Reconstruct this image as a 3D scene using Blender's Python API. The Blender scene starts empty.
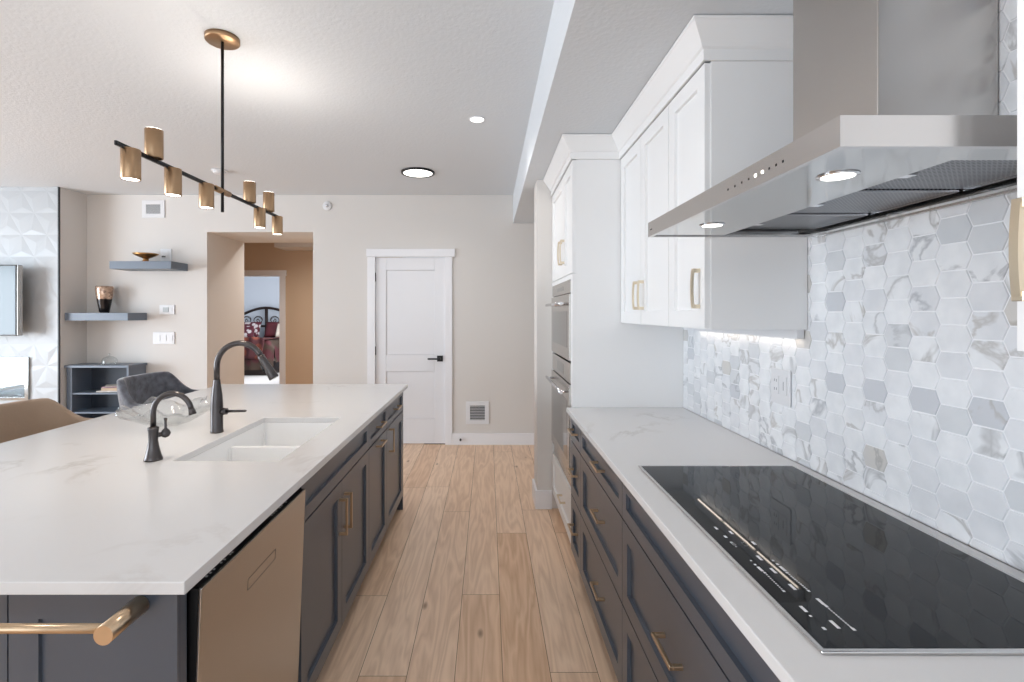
import bpy, bmesh, math, random
from mathutils import Vector, Matrix
random.seed(7)
S = bpy.context.scene
COL = S.collection
R = math.radians

# ------------------------------------------------------------------ camera
cd = bpy.data.cameras.new('camera'); cam = bpy.data.objects.new('camera', cd); COL.objects.link(cam)
cd.sensor_width = 36; cd.lens = 495 * 36 / 1024
cd.shift_x = (512 - 488) / 1024; cd.shift_y = -(341 - 313) / 1024
cd.clip_start = 0.02
CH = 1.445
cam.location = (0, 0, CH); cam.rotation_euler = (R(90), 0, 0)
S.camera = cam

# ------------------------------------------------------------------ world, light, exposure
w = bpy.data.worlds.new('world'); S.world = w; w.use_nodes = True
bg = w.node_tree.nodes['Background']
bg.inputs[0].default_value = (0.86, 0.93, 1.0, 1); bg.inputs[1].default_value = 1.0
S.view_settings.view_transform = 'Standard'; S.view_settings.look = 'None'
S.cycles.diffuse_bounces = 8; S.cycles.max_bounces = 14
S.view_settings.exposure = 0.32; S.view_settings.gamma = 1; S.view_settings.use_curve_mapping = False

def area(name, loc, rot, sx, sy, power, col=(1, 1, 1)):
    l = bpy.data.lights.new(name, 'AREA'); l.shape = 'RECTANGLE'; l.size = sx; l.size_y = sy
    l.energy = power; l.color = col
    o = bpy.data.objects.new(name, l); COL.objects.link(o); o.location = loc; o.rotation_euler = rot
    return o
# added fill standing in for daylight from unseen rear and side windows, tilted upward
area('rear_daylight_fill', (-1.6, -3.30, 1.35), (R(105), 0, 0), 4.9, 2.2, 55, (0.80, 0.90, 1.0))
area('side_daylight_fill', (-7.85, 1.2, 1.35), (R(105), 0, R(-90)), 3.8, 2.2, 300, (0.80, 0.90, 1.0))
area('bedroom_fill', (-4.0, 10.6, 1.5), (R(90), 0, R(90)), 2.2, 1.5, 85, (0.93, 0.96, 1.0))  # added fill inside the bedroom, which has no modelled window

# ------------------------------------------------------------------ materials
def srgb(r, g, b):
    f = lambda c: (c / 255 / 12.92) if c / 255 <= 0.04045 else ((c / 255 + 0.055) / 1.055) ** 2.4
    return (f(r), f(g), f(b), 1)
class NT:
    def __init__(s, name):
        s.m = bpy.data.materials.new(name); s.m.use_nodes = True
        s.t = s.m.node_tree; s.b = s.t.nodes['Principled BSDF']
    def n(s, kind, **kw):
        x = s.t.nodes.new(kind)
        for k, v in kw.items():
            if k.startswith('i_'):
                x.inputs[k[2:].replace('_', ' ')].default_value = v
            else: setattr(x, k, v)
        return x
    def l(s, a, b): s.t.links.new(a, b)
def P(m, **kw):
    for k, v in kw.items(): m.b.inputs[k.replace('_', ' ')].default_value = v
def mat(name, col, rough=0.5, metal=0, bump=0, bscale=100, var=0, vscale=3, **kw):
    m = NT(name); P(m, Base_Color=col, Roughness=rough, Metallic=metal, **kw)
    tc = m.n('ShaderNodeTexCoord')
    if var:
        nz = m.n('ShaderNodeTexNoise', i_Scale=vscale, i_Detail=4.0); m.l(tc.outputs['Object'], nz.inputs['Vector'])
        r = m.n('ShaderNodeValToRGB'); m.l(nz.outputs[0], r.inputs[0])
        r.color_ramp.elements[0].position = .3; r.color_ramp.elements[1].position = .7
        r.color_ramp.elements[0].color = tuple(c * (1 - var) for c in col[:3]) + (1,)
        r.color_ramp.elements[1].color = tuple(min(1, c * (1 + var)) for c in col[:3]) + (1,)
        m.l(r.outputs[0], m.b.inputs['Base Color'])
    if bump:
        nz = m.n('ShaderNodeTexNoise', i_Scale=bscale, i_Detail=3.0); m.l(tc.outputs['Object'], nz.inputs['Vector'])
        bp = m.n('ShaderNodeBump', i_Strength=bump, i_Distance=0.01)
        m.l(nz.outputs[0], bp.inputs['Height']); m.l(bp.outputs[0], m.b.inputs['Normal'])
    return m.m
def emis(name, col, s):
    m = NT(name); P(m, Base_Color=col, Emission_Color=col, Emission_Strength=s); return m.m
def brushed(name, col, rough, stretch):
    m = NT(name); P(m, Base_Color=col, Metallic=1, Roughness=rough)
    tc = m.n('ShaderNodeTexCoord'); mp = m.n('ShaderNodeMapping'); mp.inputs['Scale'].default_value = stretch
    nz = m.n('ShaderNodeTexNoise', i_Scale=8.0, i_Detail=6.0)
    m.l(tc.outputs['Object'], mp.inputs[0]); m.l(mp.outputs[0], nz.inputs['Vector'])
    mr = m.n('ShaderNodeMapRange'); mr.inputs[3].default_value = rough * .92; mr.inputs[4].default_value = rough * 1.08
    m.l(nz.outputs[0], mr.inputs[0]); m.l(mr.outputs[0], m.b.inputs['Roughness'])
    return m.m

M = {}
M['wall'] = mat('greige_paint', srgb(214, 210, 206), .75, bump=.08, bscale=180)
M['hallwall'] = mat('tan_paint', srgb(206, 182, 156), .75, bump=.08, bscale=180)
M['bedwall'] = mat('pale_blue_grey_paint', srgb(205, 212, 222), .8)
M['ceiling'] = mat('ceiling_texture', srgb(214, 218, 222), .9, bump=.2, bscale=60)
M['trim'] = mat('white_trim_paint', srgb(232, 232, 235), .4)
M['door'] = mat('white_door_paint', srgb(226, 226, 229), .35)
M['white'] = mat('white_cabinet_lacquer', srgb(236, 236, 236), .38)
M['dark'] = mat('slate_cabinet_paint', srgb(70, 77, 88), .32, var=.03, vscale=8, Specular_IOR_Level=.6, Coat_Weight=.15, Coat_Roughness=.3)
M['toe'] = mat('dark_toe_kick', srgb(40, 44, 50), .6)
M['gap'] = mat('black_plastic', srgb(22, 22, 24), .45)
M['shelf'] = mat('blue_grey_shelf_paint', srgb(104, 114, 128), .4, var=.03)
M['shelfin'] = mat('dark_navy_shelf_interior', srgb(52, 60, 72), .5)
M['steel'] = brushed('brushed_steel', srgb(196, 192, 188), .26, (1, 1, 40))
M['steelh'] = brushed('brushed_steel_band', srgb(205, 203, 202), .24, (40, 1, 40))
M['steelp'] = brushed('polished_steel', srgb(190, 190, 188), .10, (1, 1, 1))
M['chrome'] = mat('bright_chrome', srgb(225, 225, 228), .15, 1)
M['ovenglass'] = mat('oven_dark_glass', srgb(64, 62, 62), .06, .0, Coat_Weight=.5)
M['brass'] = mat('champagne_brass', srgb(206, 180, 150), .28, 1, var=.04, vscale=30)
M['brassp'] = mat('pale_champagne_brass', srgb(222, 208, 184), .3, 1)
M['brassd'] = brushed('aged_brass', srgb(168, 138, 108), .36, (1, 1, 20))
M['bronze'] = mat('dark_bronze_faucet', srgb(84, 80, 80), .28, .9)
M['blackmetal'] = mat('matte_black_metal', srgb(38, 38, 40), .4, .6)
M['sink'] = mat('white_composite_sink', srgb(240, 240, 240), .35)
M['plate'] = mat('white_wall_plate', srgb(222, 222, 224), .35)
M['slot'] = mat('dark_slot', srgb(90, 92, 95), .5)
M['display'] = mat('pale_lcd', srgb(172, 178, 180), .3)
M['cookglass'] = mat('black_cooktop_glass', srgb(10, 11, 12), .03, 0, Specular_IOR_Level=.22)
M['mark'] = mat('white_touch_legend', srgb(225, 225, 228), .5)
M['velvet'] = mat('grey_velvet', srgb(98, 100, 108), .8, bump=.3, bscale=60, var=.42, vscale=22, Sheen_Weight=.6, Sheen_Roughness=.4)
M['tan'] = mat('tan_suede', srgb(170, 146, 124), .7, bump=.15, bscale=90, var=.05, vscale=6, Sheen_Weight=.2)
M['glow'] = emis('warm_led_lens', (1, .95, .86, 1), 6)
M['glowdisk'] = emis('white_led_diffuser', (1, .97, .93, 1), 2.5)
def thin_glass():
    m = NT('clear_glass'); lw = m.n('ShaderNodeLayerWeight'); lw.inputs['Blend'].default_value = .5; pw = m.n('ShaderNodeMath', operation='POWER'); m.l(lw.outputs['Facing'], pw.inputs[0]); pw.inputs[1].default_value = 4; fr = m.n('ShaderNodeMapRange'); m.l(pw.outputs[0], fr.inputs[0]); fr.inputs[3].default_value = .09; fr.inputs[4].default_value = .75; tr = m.n('ShaderNodeBsdfTransparent'); tr.inputs[0].default_value = (.95, .96, .96, 1)
    gl = m.n('ShaderNodeBsdfGlossy'); gl.inputs['Roughness'].default_value = .03
    mx = m.n('ShaderNodeMixShader'); m.l(fr.outputs[0], mx.inputs[0]); m.l(tr.outputs[0], mx.inputs[1]); m.l(gl.outputs[0], mx.inputs[2])
    m.l(mx.outputs[0], m.t.nodes['Material Output'].inputs[0]); return m.m
M['glass'] = thin_glass()
M['tv'] = mat('dark_screen_glass', srgb(58, 72, 80), .12, 0, Specular_IOR_Level=.5)
M['iron'] = mat('dark_wrought_iron', srgb(48, 36, 34), .4, .4)
M['burgundy'] = mat('burgundy_satin', srgb(84, 24, 34), .6, var=.2, vscale=9)
M['cream'] = mat('cream_cotton', srgb(214, 200, 186), .8, var=.1, vscale=12)
M['brownq'] = mat('brown_quilt', srgb(98, 66, 48), .8, var=.35, vscale=7)
M['carpet'] = mat('pale_carpet', srgb(204, 200, 198), .95, bump=.4, bscale=200)
M['paper'] = mat('magazine_paper', srgb(216, 208, 200), .6, var=.2, vscale=20)
M['paper2'] = mat('tan_book_cover', srgb(186, 160, 134), .6, var=.1)
M['paper3'] = mat('mauve_book_cover', srgb(168, 140, 150), .6, var=.1)
M['firedark'] = mat('fire_box_lining', srgb(150, 158, 164), .25, .4)
M['media'] = mat('white_fire_glass', srgb(235, 238, 240), .35, bump=1.0, bscale=70)
M['filter'] = None

def quartz():
    m = NT('white_quartz'); P(m, Roughness=.2)
    tc = m.n('ShaderNodeTexCoord')
    n1 = m.n('ShaderNodeTexNoise', i_Scale=1.3, i_Detail=7.0, i_Roughness=.6, i_Distortion=.8); m.l(tc.outputs['Object'], n1.inputs['Vector'])
    s = m.n('ShaderNodeMath', operation='SUBTRACT'); m.l(n1.outputs[0], s.inputs[0]); s.inputs[1].default_value = .5
    a = m.n('ShaderNodeMath', operation='ABSOLUTE'); m.l(s.outputs[0], a.inputs[0])
    v = m.n('ShaderNodeMapRange'); v.inputs[1].default_value = 0; v.inputs[2].default_value = .022; v.inputs[3].default_value = 1; v.inputs[4].default_value = 0
    m.l(a.outputs[0], v.inputs[0])
    n2 = m.n('ShaderNodeTexNoise', i_Scale=2.1, i_Detail=3.0); m.l(tc.outputs['Object'], n2.inputs['Vector'])
    k = m.n('ShaderNodeMapRange'); k.inputs[1].default_value = .52; k.inputs[2].default_value = .68; k.inputs[3].default_value = 0; k.inputs[4].default_value = .42
    m.l(n2.outputs[0], k.inputs[0])
    f = m.n('ShaderNodeMath', operation='MULTIPLY'); m.l(v.outputs[0], f.inputs[0]); m.l(k.outputs[0], f.inputs[1])
    x = m.n('ShaderNodeMix', data_type='RGBA'); x.inputs['A'].default_value = srgb(217, 216, 216); x.inputs['B'].default_value = srgb(172, 162, 156)
    m.l(f.outputs[0], x.inputs['Factor']); m.l(x.outputs['Result'], m.b.inputs['Base Color'])
    return m.m
M['quartz'] = quartz()

def oak():
    m = NT('light_oak_planks'); P(m, Roughness=.42)
    tc = m.n('ShaderNodeTexCoord'); at = m.n('ShaderNodeAttribute', attribute_name='rnd')
    off = m.n('ShaderNodeVectorMath', operation='MULTIPLY'); m.l(at.outputs['Color'], off.inputs[0]); off.inputs[1].default_value = (37, 51, 23)
    add = m.n('ShaderNodeVectorMath', operation='ADD'); m.l(tc.outputs['Object'], add.inputs[0]); m.l(off.outputs[0], add.inputs[1])
    mp = m.n('ShaderNodeMapping'); mp.inputs['Scale'].default_value = (9, .9, 1); m.l(add.outputs[0], mp.inputs[0])
    n1 = m.n('ShaderNodeTexNoise', i_Scale=1.0, i_Detail=3.0, i_Distortion=.35); m.l(mp.outputs[0], n1.inputs['Vector'])
    # cathedral grain: bands cut out of the stretched noise
    ml = m.n('ShaderNodeMath', operation='MULTIPLY'); m.l(n1.outputs[0], ml.inputs[0]); ml.inputs[1].default_value = 16
    fr = m.n('ShaderNodeMath', operation='PINGPONG'); m.l(ml.outputs[0], fr.inputs[0]); fr.inputs[1].default_value = 1
    mp2 = m.n('ShaderNodeMapping'); mp2.inputs['Scale'].default_value = (90, 4, 1); m.l(add.outputs[0], mp2.inputs[0])
    n2 = m.n('ShaderNodeTexNoise', i_Scale=1.0, i_Detail=5.0); m.l(mp2.outputs[0], n2.inputs['Vector'])
    mixf = m.n('ShaderNodeMix', data_type='FLOAT'); mixf.inputs['Factor'].default_value = .5
    m.l(fr.outputs[0], mixf.inputs['A']); m.l(n2.outputs[0], mixf.inputs['B'])
    r = m.n('ShaderNodeValToRGB'); m.l(mixf.outputs['Result'], r.inputs[0])
    r.color_ramp.elements[0].position = .1; r.color_ramp.elements[0].color = srgb(188, 148, 114)
    r.color_ramp.elements[1].position = .75; r.color_ramp.elements[1].color = srgb(236, 204, 174)
    # plank to plank tone
    sp = m.n('ShaderNodeSeparateColor'); m.l(at.outputs['Color'], sp.inputs[0])
    tone = m.n('ShaderNodeValToRGB'); m.l(sp.outputs[0], tone.inputs[0])
    tone.color_ramp.elements[0].color = srgb(212, 172, 138); tone.color_ramp.elements[1].color = srgb(240, 214, 190)
    x = m.n('ShaderNodeMix', data_type='RGBA'); x.inputs['Factor'].default_value = .45
    m.l(r.outputs[0], x.inputs['A']); m.l(tone.outputs[0], x.inputs['B'])
    # knots
    mp3 = m.n('ShaderNodeMapping'); mp3.inputs['Scale'].default_value = (4.5, 1.8, 1); m.l(add.outputs[0], mp3.inputs[0])
    vo = m.n('ShaderNodeTexVoronoi', i_Scale=1.0); m.l(mp3.outputs[0], vo.inputs['Vector'])
    kr = m.n('ShaderNodeMapRange'); kr.inputs[1].default_value = .02; kr.inputs[2].default_value = .075; kr.inputs[3].default_value = .75; kr.inputs[4].default_value = 0
    m.l(vo.outputs['Distance'], kr.inputs[0])
    x2 = m.n('ShaderNodeMix', data_type='RGBA'); x2.inputs['B'].default_value = srgb(120, 84, 58)
    m.l(kr.outputs[0], x2.inputs['Factor']); m.l(x.outputs['Result'], x2.inputs['A'])
    m.l(x2.outputs['Result'], m.b.inputs['Base Color'])
    bp = m.n('ShaderNodeBump', i_Strength=.12, i_Distance=.003); m.l(mixf.outputs['Result'], bp.inputs['Height']); m.l(bp.outputs[0], m.b.inputs['Normal'])
    return m.m
M['oak'] = oak()

def marble():
    m = NT('marble_mosaic'); P(m, Roughness=.3)
    tc = m.n('ShaderNodeTexCoord'); at = m.n('ShaderNodeAttribute', attribute_name='rnd')
    off = m.n('ShaderNodeVectorMath', operation='MULTIPLY'); m.l(at.outputs['Color'], off.inputs[0]); off.inputs[1].default_value = (31, 57, 43)
    add = m.n('ShaderNodeVectorMath', operation='ADD'); m.l(tc.outputs['Object'], add.inputs[0]); m.l(off.outputs[0], add.inputs[1])
    n1 = m.n('ShaderNodeTexNoise', i_Scale=6.0, i_Detail=4.0, i_Distortion=1.2); m.l(add.outputs[0], n1.inputs['Vector'])
    s = m.n('ShaderNodeMath', operation='SUBTRACT'); m.l(n1.outputs[0], s.inputs[0]); s.inputs[1].default_value = .43
    a = m.n('ShaderNodeMath', operation='ABSOLUTE'); m.l(s.outputs[0], a.inputs[0])
    v = m.n('ShaderNodeMapRange'); v.inputs[1].default_value = 0; v.inputs[2].default_value = .05; v.inputs[3].default_value = .62; v.inputs[4].default_value = 0
    m.l(a.outputs[0], v.inputs[0])
    sp = m.n('ShaderNodeSeparateColor'); m.l(at.outputs['Color'], sp.inputs[0])
    tone = m.n('ShaderNodeValToRGB'); m.l(sp.outputs[0], tone.inputs[0]); cr = tone.color_ramp; cr.interpolation = 'CONSTANT'
    cr.elements[0].position = 0; cr.elements[0].color = srgb(236, 237, 239)
    cr.elements[1].position = .60; cr.elements[1].color = srgb(228, 229, 232)
    e = cr.elements.new(.83); e.color = srgb(214, 216, 219)
    e = cr.elements.new(.93); e.color = srgb(208, 204, 199)
    e = cr.elements.new(.955); e.color = srgb(203, 205, 210)
    vm = m.n('ShaderNodeMath', operation='GREATER_THAN'); m.l(sp.outputs[1], vm.inputs[0]); vm.inputs[1].default_value = .55
    vk = m.n('ShaderNodeMath', operation='MULTIPLY'); m.l(v.outputs[0], vk.inputs[0]); m.l(vm.outputs[0], vk.inputs[1])
    vc = m.n('ShaderNodeValToRGB'); m.l(sp.outputs[2], vc.inputs[0]); vc.color_ramp.elements[0].color = srgb(140, 143, 150); vc.color_ramp.elements[1].color = srgb(168, 160, 150)
    x = m.n('ShaderNodeMix', data_type='RGBA'); m.l(vk.outputs[0], x.inputs['Factor']); m.l(tone.outputs[0], x.inputs['A']); m.l(vc.outputs[0], x.inputs['B'])
    n3 = m.n('ShaderNodeTexNoise', i_Scale=14.0, i_Detail=3.0); m.l(add.outputs[0], n3.inputs['Vector'])
    cl = m.n('ShaderNodeMapRange'); cl.inputs[1].default_value = .35; cl.inputs[2].default_value = .75; cl.inputs[3].default_value = 0; cl.inputs[4].default_value = .45; m.l(n3.outputs[0], cl.inputs[0])
    x2 = m.n('ShaderNodeMix', data_type='RGBA'); m.l(cl.outputs[0], x2.inputs['Factor']); m.l(x.outputs['Result'], x2.inputs['A']); x2.inputs['B'].default_value = srgb(198, 201, 206)
    m.l(x2.outputs['Result'], m.b.inputs['Base Color'])
    return m.m
M['marble'] = marble()
M['grout'] = mat('white_grout', srgb(238, 238, 240), .7)

def filt():
    m = NT('perforated_filter_mesh'); P(m, Metallic=.9, Roughness=.35)
    tc = m.n('ShaderNodeTexCoord'); mp = m.n('ShaderNodeMapping'); mp.inputs['Scale'].default_value = (105, 105, 105)
    m.l(tc.outputs['Object'], mp.inputs[0])
    vo = m.n('ShaderNodeTexVoronoi', i_Scale=1.0, i_Randomness=0.0); m.l(mp.outputs[0], vo.inputs['Vector'])
    gt = m.n('ShaderNodeMath', operation='LESS_THAN'); m.l(vo.outputs['Distance'], gt.inputs[0]); gt.inputs[1].default_value = .32
    x = m.n('ShaderNodeMix', data_type='RGBA'); x.inputs['A'].default_value = srgb(140, 142, 146); x.inputs['B'].default_value = srgb(16, 16, 18)
    m.l(gt.outputs[0], x.inputs['Factor']); m.l(x.outputs['Result'], m.b.inputs['Base Color'])
    return m.m
M['filter'] = filt()
def vasemat():
    m = NT('bronze_and_black_vase'); P(m, Roughness=.18, Metallic=.6)
    tc = m.n('ShaderNodeTexCoord'); sp = m.n('ShaderNodeSeparateXYZ'); m.l(tc.outputs['Object'], sp.inputs[0])
    gt = m.n('ShaderNodeMath', operation='GREATER_THAN'); m.l(sp.outputs[2], gt.inputs[0]); gt.inputs[1].default_value = .145
    vo = m.n('ShaderNodeTexVoronoi', i_Scale=45.0); m.l(tc.outputs['Object'], vo.inputs['Vector'])
    r = m.n('ShaderNodeValToRGB'); m.l(vo.outputs['Color'], r.inputs[0]); r.color_ramp.elements[0].color = srgb(120, 90, 76); r.color_ramp.elements[1].color = srgb(226, 196, 172)
    x = m.n('ShaderNodeMix', data_type='RGBA'); x.inputs['A'].default_value = srgb(44, 40, 40); m.l(r.outputs[0], x.inputs['B']); m.l(gt.outputs[0], x.inputs['Factor'])
    m.l(x.outputs['Result'], m.b.inputs['Base Color']); return m.m
M['vase'] = vasemat()
def patch(name, a, b, sc):
    m = NT(name); P(m, Roughness=.8)
    tc = m.n('ShaderNodeTexCoord'); vo = m.n('ShaderNodeTexVoronoi', i_Scale=sc); m.l(tc.outputs['Object'], vo.inputs['Vector'])
    r = m.n('ShaderNodeValToRGB'); m.l(vo.outputs['Distance'], r.inputs[0]); r.color_ramp.elements[0].color = a; r.color_ramp.elements[1].color = b
    r.color_ramp.elements[0].position = .35; r.color_ramp.elements[1].position = .5
    m.l(r.outputs[0], m.b.inputs['Base Color']); return m.m
M['floral'] = patch('burgundy_floral_fabric', srgb(200, 192, 194), srgb(86, 30, 44), 9)
M['quilt'] = patch('patterned_comforter', srgb(70, 24, 30), srgb(58, 42, 32), 3.5)

# ------------------------------------------------------------------ mesh helpers
def box(bm, x0, x1, y0, y1, z0, z1, bev=0.0):
    g = bmesh.new() if bev else bm
    vs = [g.verts.new((x, y, z)) for x in (min(x0, x1), max(x0, x1)) for y in (min(y0, y1), max(y0, y1)) for z in (min(z0, z1), max(z0, z1))]
    for f in ((0, 1, 3, 2), (4, 6, 7, 5), (0, 4, 5, 1), (2, 3, 7, 6), (0, 2, 6, 4), (1, 5, 7, 3)):
        g.faces.new([vs[i] for i in f])
    if bev:
        bmesh.ops.bevel(g, geom=g.edges[:], offset=bev, segments=2, affect='EDGES', profile=.5)
        me = bpy.data.meshes.new('t'); g.to_mesh(me); g.free(); bm.from_mesh(me); bpy.data.meshes.remove(me)
    return bm
def B(*boxes, bev=0.0):
    bm = bmesh.new()
    for b in boxes: box(bm, *b, bev=bev)
    return bm
def tube(bm, pts, rad, n=12, cap=True):
    pts = [Vector(p) for p in pts]
    if not isinstance(rad, (list, tuple)): rad = [rad] * len(pts)
    rings = []; up = None
    for i, p in enumerate(pts):
        a = pts[max(i - 1, 0)]; b = pts[min(i + 1, len(pts) - 1)]; d = (b - a).normalized()
        if up is None:
            up = Vector((0, 0, 1)) if abs(d.z) < .9 else Vector((1, 0, 0))
        s = d.cross(up).normalized(); u = s.cross(d).normalized(); up = u
        rings.append([bm.verts.new(p + (s * math.cos(t) + u * math.sin(t)) * rad[i]) for t in [2 * math.pi * k / n for k in range(n)]])
    for a, b in zip(rings, rings[1:]):
        for k in range(n):
            f = bm.faces.new((a[k], a[(k + 1) % n], b[(k + 1) % n], b[k])); f.smooth = True
    if cap: bm.faces.new(rings[0][::-1]); bm.faces.new(rings[-1])
    return bm
def lathe(bm, prof, c, n=32, wob=None, close=False):
    rings = []
    for r, z in prof:
        ring = []
        for k in range(n):
            t = 2 * math.pi * k / n; rr = r; zz = z
            if wob: rr, zz = wob(r, z, t)
            ring.append(bm.verts.new((c[0] + rr * math.cos(t), c[1] + rr * math.sin(t), c[2] + zz)))
        rings.append(ring)
    for a, b in zip(rings, rings[1:]):
        for k in range(n):
            f = bm.faces.new((a[k], a[(k + 1) % n], b[(k + 1) % n], b[k])); f.smooth = True
    if close: bm.faces.new(rings[0][::-1]); bm.faces.new(rings[-1])
    return bm
def cyl(bm, c, r, h, n=24): return lathe(bm, [(r, 0), (r, h)], c, n, close=True)
def poly_prism(bm, pts, z0, z1):
    a = [bm.verts.new((x, y, z0)) for x, y in pts]; b = [bm.verts.new((x, y, z1)) for x, y in pts]
    bm.faces.new(a[::-1]); bm.faces.new(b)
    for i in range(len(pts)):
        j = (i + 1) % len(pts); bm.faces.new((a[i], a[j], b[j], b[i]))
    return bm
def shaker(axis, face, u0, u1, z0, z1, rail=.058, th=.02, rec=.012, bev=.0012):
    """axis '+x','-x','-y': direction the door faces; face = coordinate of its front"""
    bm = bmesh.new(); s = 1 if axis[0] == '+' else -1
    if axis[1] == 'x': box(bm, face - s * th, face, u0, u1, z0, z1)
    else: box(bm, u0, u1, face - s * th, face, z0, z1)
    n = Vector((s, 0, 0)) if axis[1] == 'x' else Vector((0, s, 0))
    bm.normal_update()
    bmesh.ops.recalc_face_normals(bm, faces=bm.faces[:])
    f = [q for q in bm.faces if q.normal.dot(n) > .9]
    bmesh.ops.inset_individual(bm, faces=f, thickness=rail, depth=0, use_even_offset=True)
    bmesh.ops.inset_individual(bm, faces=f, thickness=.0012, depth=-rec, use_even_offset=True)
    return bm
def build(name, bm, m, parent=None, smooth=False):
    bmesh.ops.recalc_face_normals(bm, faces=bm.faces[:])
    me = bpy.data.meshes.new(name)
    if parent is not None:
        off = Vector((0, 0, 0)); q = parent
        while q is not None: off += q.location; q = q.parent
        bmesh.ops.translate(bm, verts=bm.verts[:], vec=-off)
    bm.to_mesh(me); bm.free()
    o = bpy.data.objects.new(name, me); COL.objects.link(o)
    me.materials.append(M[m] if isinstance(m, str) else m)
    if smooth:
        for p in me.polygons: p.use_smooth = True
    if parent is not None: o.parent = parent
    return o
def tag(o, label=None, cat=None, group=None, kind=None):
    if label: o['label'] = label
    if cat: o['category'] = cat
    if group: o['group'] = group
    if kind: o['kind'] = kind
    return o
def thing(name, label, cat, loc, group=None):
    o = bpy.data.objects.new(name, None); COL.objects.link(o); o.location = loc; o.empty_display_size = .1
    return tag(o, label, cat, group)
def struct(name, bm, m, parent=None):
    o = build(name, bm, m, parent)
    if parent is None: o['kind'] = 'structure'
    return o
def bevel(o, w=.003, seg=2):
    md = o.modifiers.new('bevel', 'BEVEL'); md.width = w; md.segments = seg; md.limit_method = 'ANGLE'; return o
def copy_tree(o, loc, label, parent=None):
    c = o.copy(); COL.objects.link(c)
    if parent is None: c.location = loc; c['label'] = label
    else: c.parent = parent
    for ch in [q for q in bpy.data.objects if q.parent == o]: copy_tree(ch, None, None, c)
    return c

# ------------------------------------------------------------------ the room
XL, XR, YB, YR, ZC, ZS = -8.0, 1.10, 5.44, -3.4, 2.742, 2.43
# floor: planks along y, each its own face with its own tone; joints seen in the photograph are kept
bm = bmesh.new(); lay = bm.loops.layers.float_color.new('rnd')
joints = {0: [1.97], 1: [3.25], -1: [2.54], -2: [1.9, 3.6], -3: [1.97], -4: [2.53], 2: [1.99, 3.63]}
k0 = math.floor((XL - .0587) / .191); k1 = math.ceil((XR - .0587) / .191)
tones = {(1, 0): .35, (1, 1): .15, (2, 1): .98, (0, 1): .25, (-1, 0): .1, (-2, 1): .5, (0, 0): .2, (2, 0): .3, (-1, 1): .3, (-2, 0): .35}
for k in range(k0 - 1, k1 + 1):
    x0 = .0587 + .191 * (k - 0); x1 = x0 + .191
    x0 = max(x0, XL); x1 = min(x1, XR)
    if x1 <= x0 + .002: continue
    kk = k + 1 if k >= 0 else k
    ys = [YR]; jj = list(joints.get(kk, []))
    y = YR + random.uniform(.5, 1.9)
    while y < 5.4:
        if all(abs(y - j) > .7 for j in jj) and not (jj and min(jj) - 1.2 < y < max(jj) + 1.2): ys.append(y)
        y += random.uniform(1.2, 2.0)
    ys = sorted(ys + jj) + [YB + .01]
    for i, (a, b) in enumerate(zip(ys, ys[1:])):
        vs = [bm.verts.new(p) for p in ((x0 + .0011, a + .0011, 0), (x1 - .0011, a + .0011, 0), (x1 - .0011, b - .0011, 0), (x0 + .0011, b - .0011, 0))]
        f = bm.faces.new(vs)
        t = random.random()
        if kk == 2 and abs(a - 1.99) < .01: t = 1.0
        for lp in f.loops: lp[lay] = (t, random.random() * 0 + (k * .137 + i * .31) % 1, (k * .71 + i * .17) % 1, 1)
fl = struct('floor', bm, 'oak')
fm = mat('floor_seam', srgb(96, 70, 52), .8)
struct('floor_underlay', B((XL, XR, YR, 8.1, -.05, -.0015)), fm)
# hallway floor continues in the same oak
bm = bmesh.new(); lay = bm.loops.layers.float_color.new('rnd')
for k in range(-26, -4):
    x0 = .0587 + .191 * k
    f = bm.faces.new([bm.verts.new(p) for p in ((x0 + .001, YB + .011, 0), (x0 + .19, YB + .011, 0), (x0 + .19, 8.0, 0), (x0 + .001, 8.0, 0))])
    t = random.random()
    for lp in f.loops: lp[lay] = (t, (k * .137) % 1, (k * .71) % 1, 1)
struct('floor_hall', bm, 'oak')
struct('floor_bedroom', B((-8.2, -2.0, 8.0, 13.4, -.05, 0.0)), 'carpet')
# ceiling with the dropped bulkhead over the kitchen run
bm = B((XL, .275, YR, YB, ZC, ZC + .1)); box(bm, .275, XR, YR, YB, ZS, ZC + .1)
struct('ceiling', bm, 'ceiling')
# walls
OX0, OX1, OZ = -3.088, -1.923, 2.335
DX0, DX1, DZ = -1.236, -.4725, 2.06
bm = B((XL, OX0, YB, YB + .12, 0, ZC), (OX0, OX1, YB, YB + .12, OZ, ZC), (OX1, DX0 - .012, YB, YB + .12, 0, ZC),
       (DX0 - .012, DX1 + .012, YB, YB + .12, DZ + .012, ZC), (DX1 + .012, XR + .1, YB, YB + .12, 0, ZC))
struct('wall_back', bm, 'wall')
struct('wall_right', B((XR + .012, XR + .12, YR, YB, 0, ZC)), 'wall')
struct('wall_wing', B((.364, XR + .01, 3.66, 3.90, 0, ZS)), 'wall')
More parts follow.
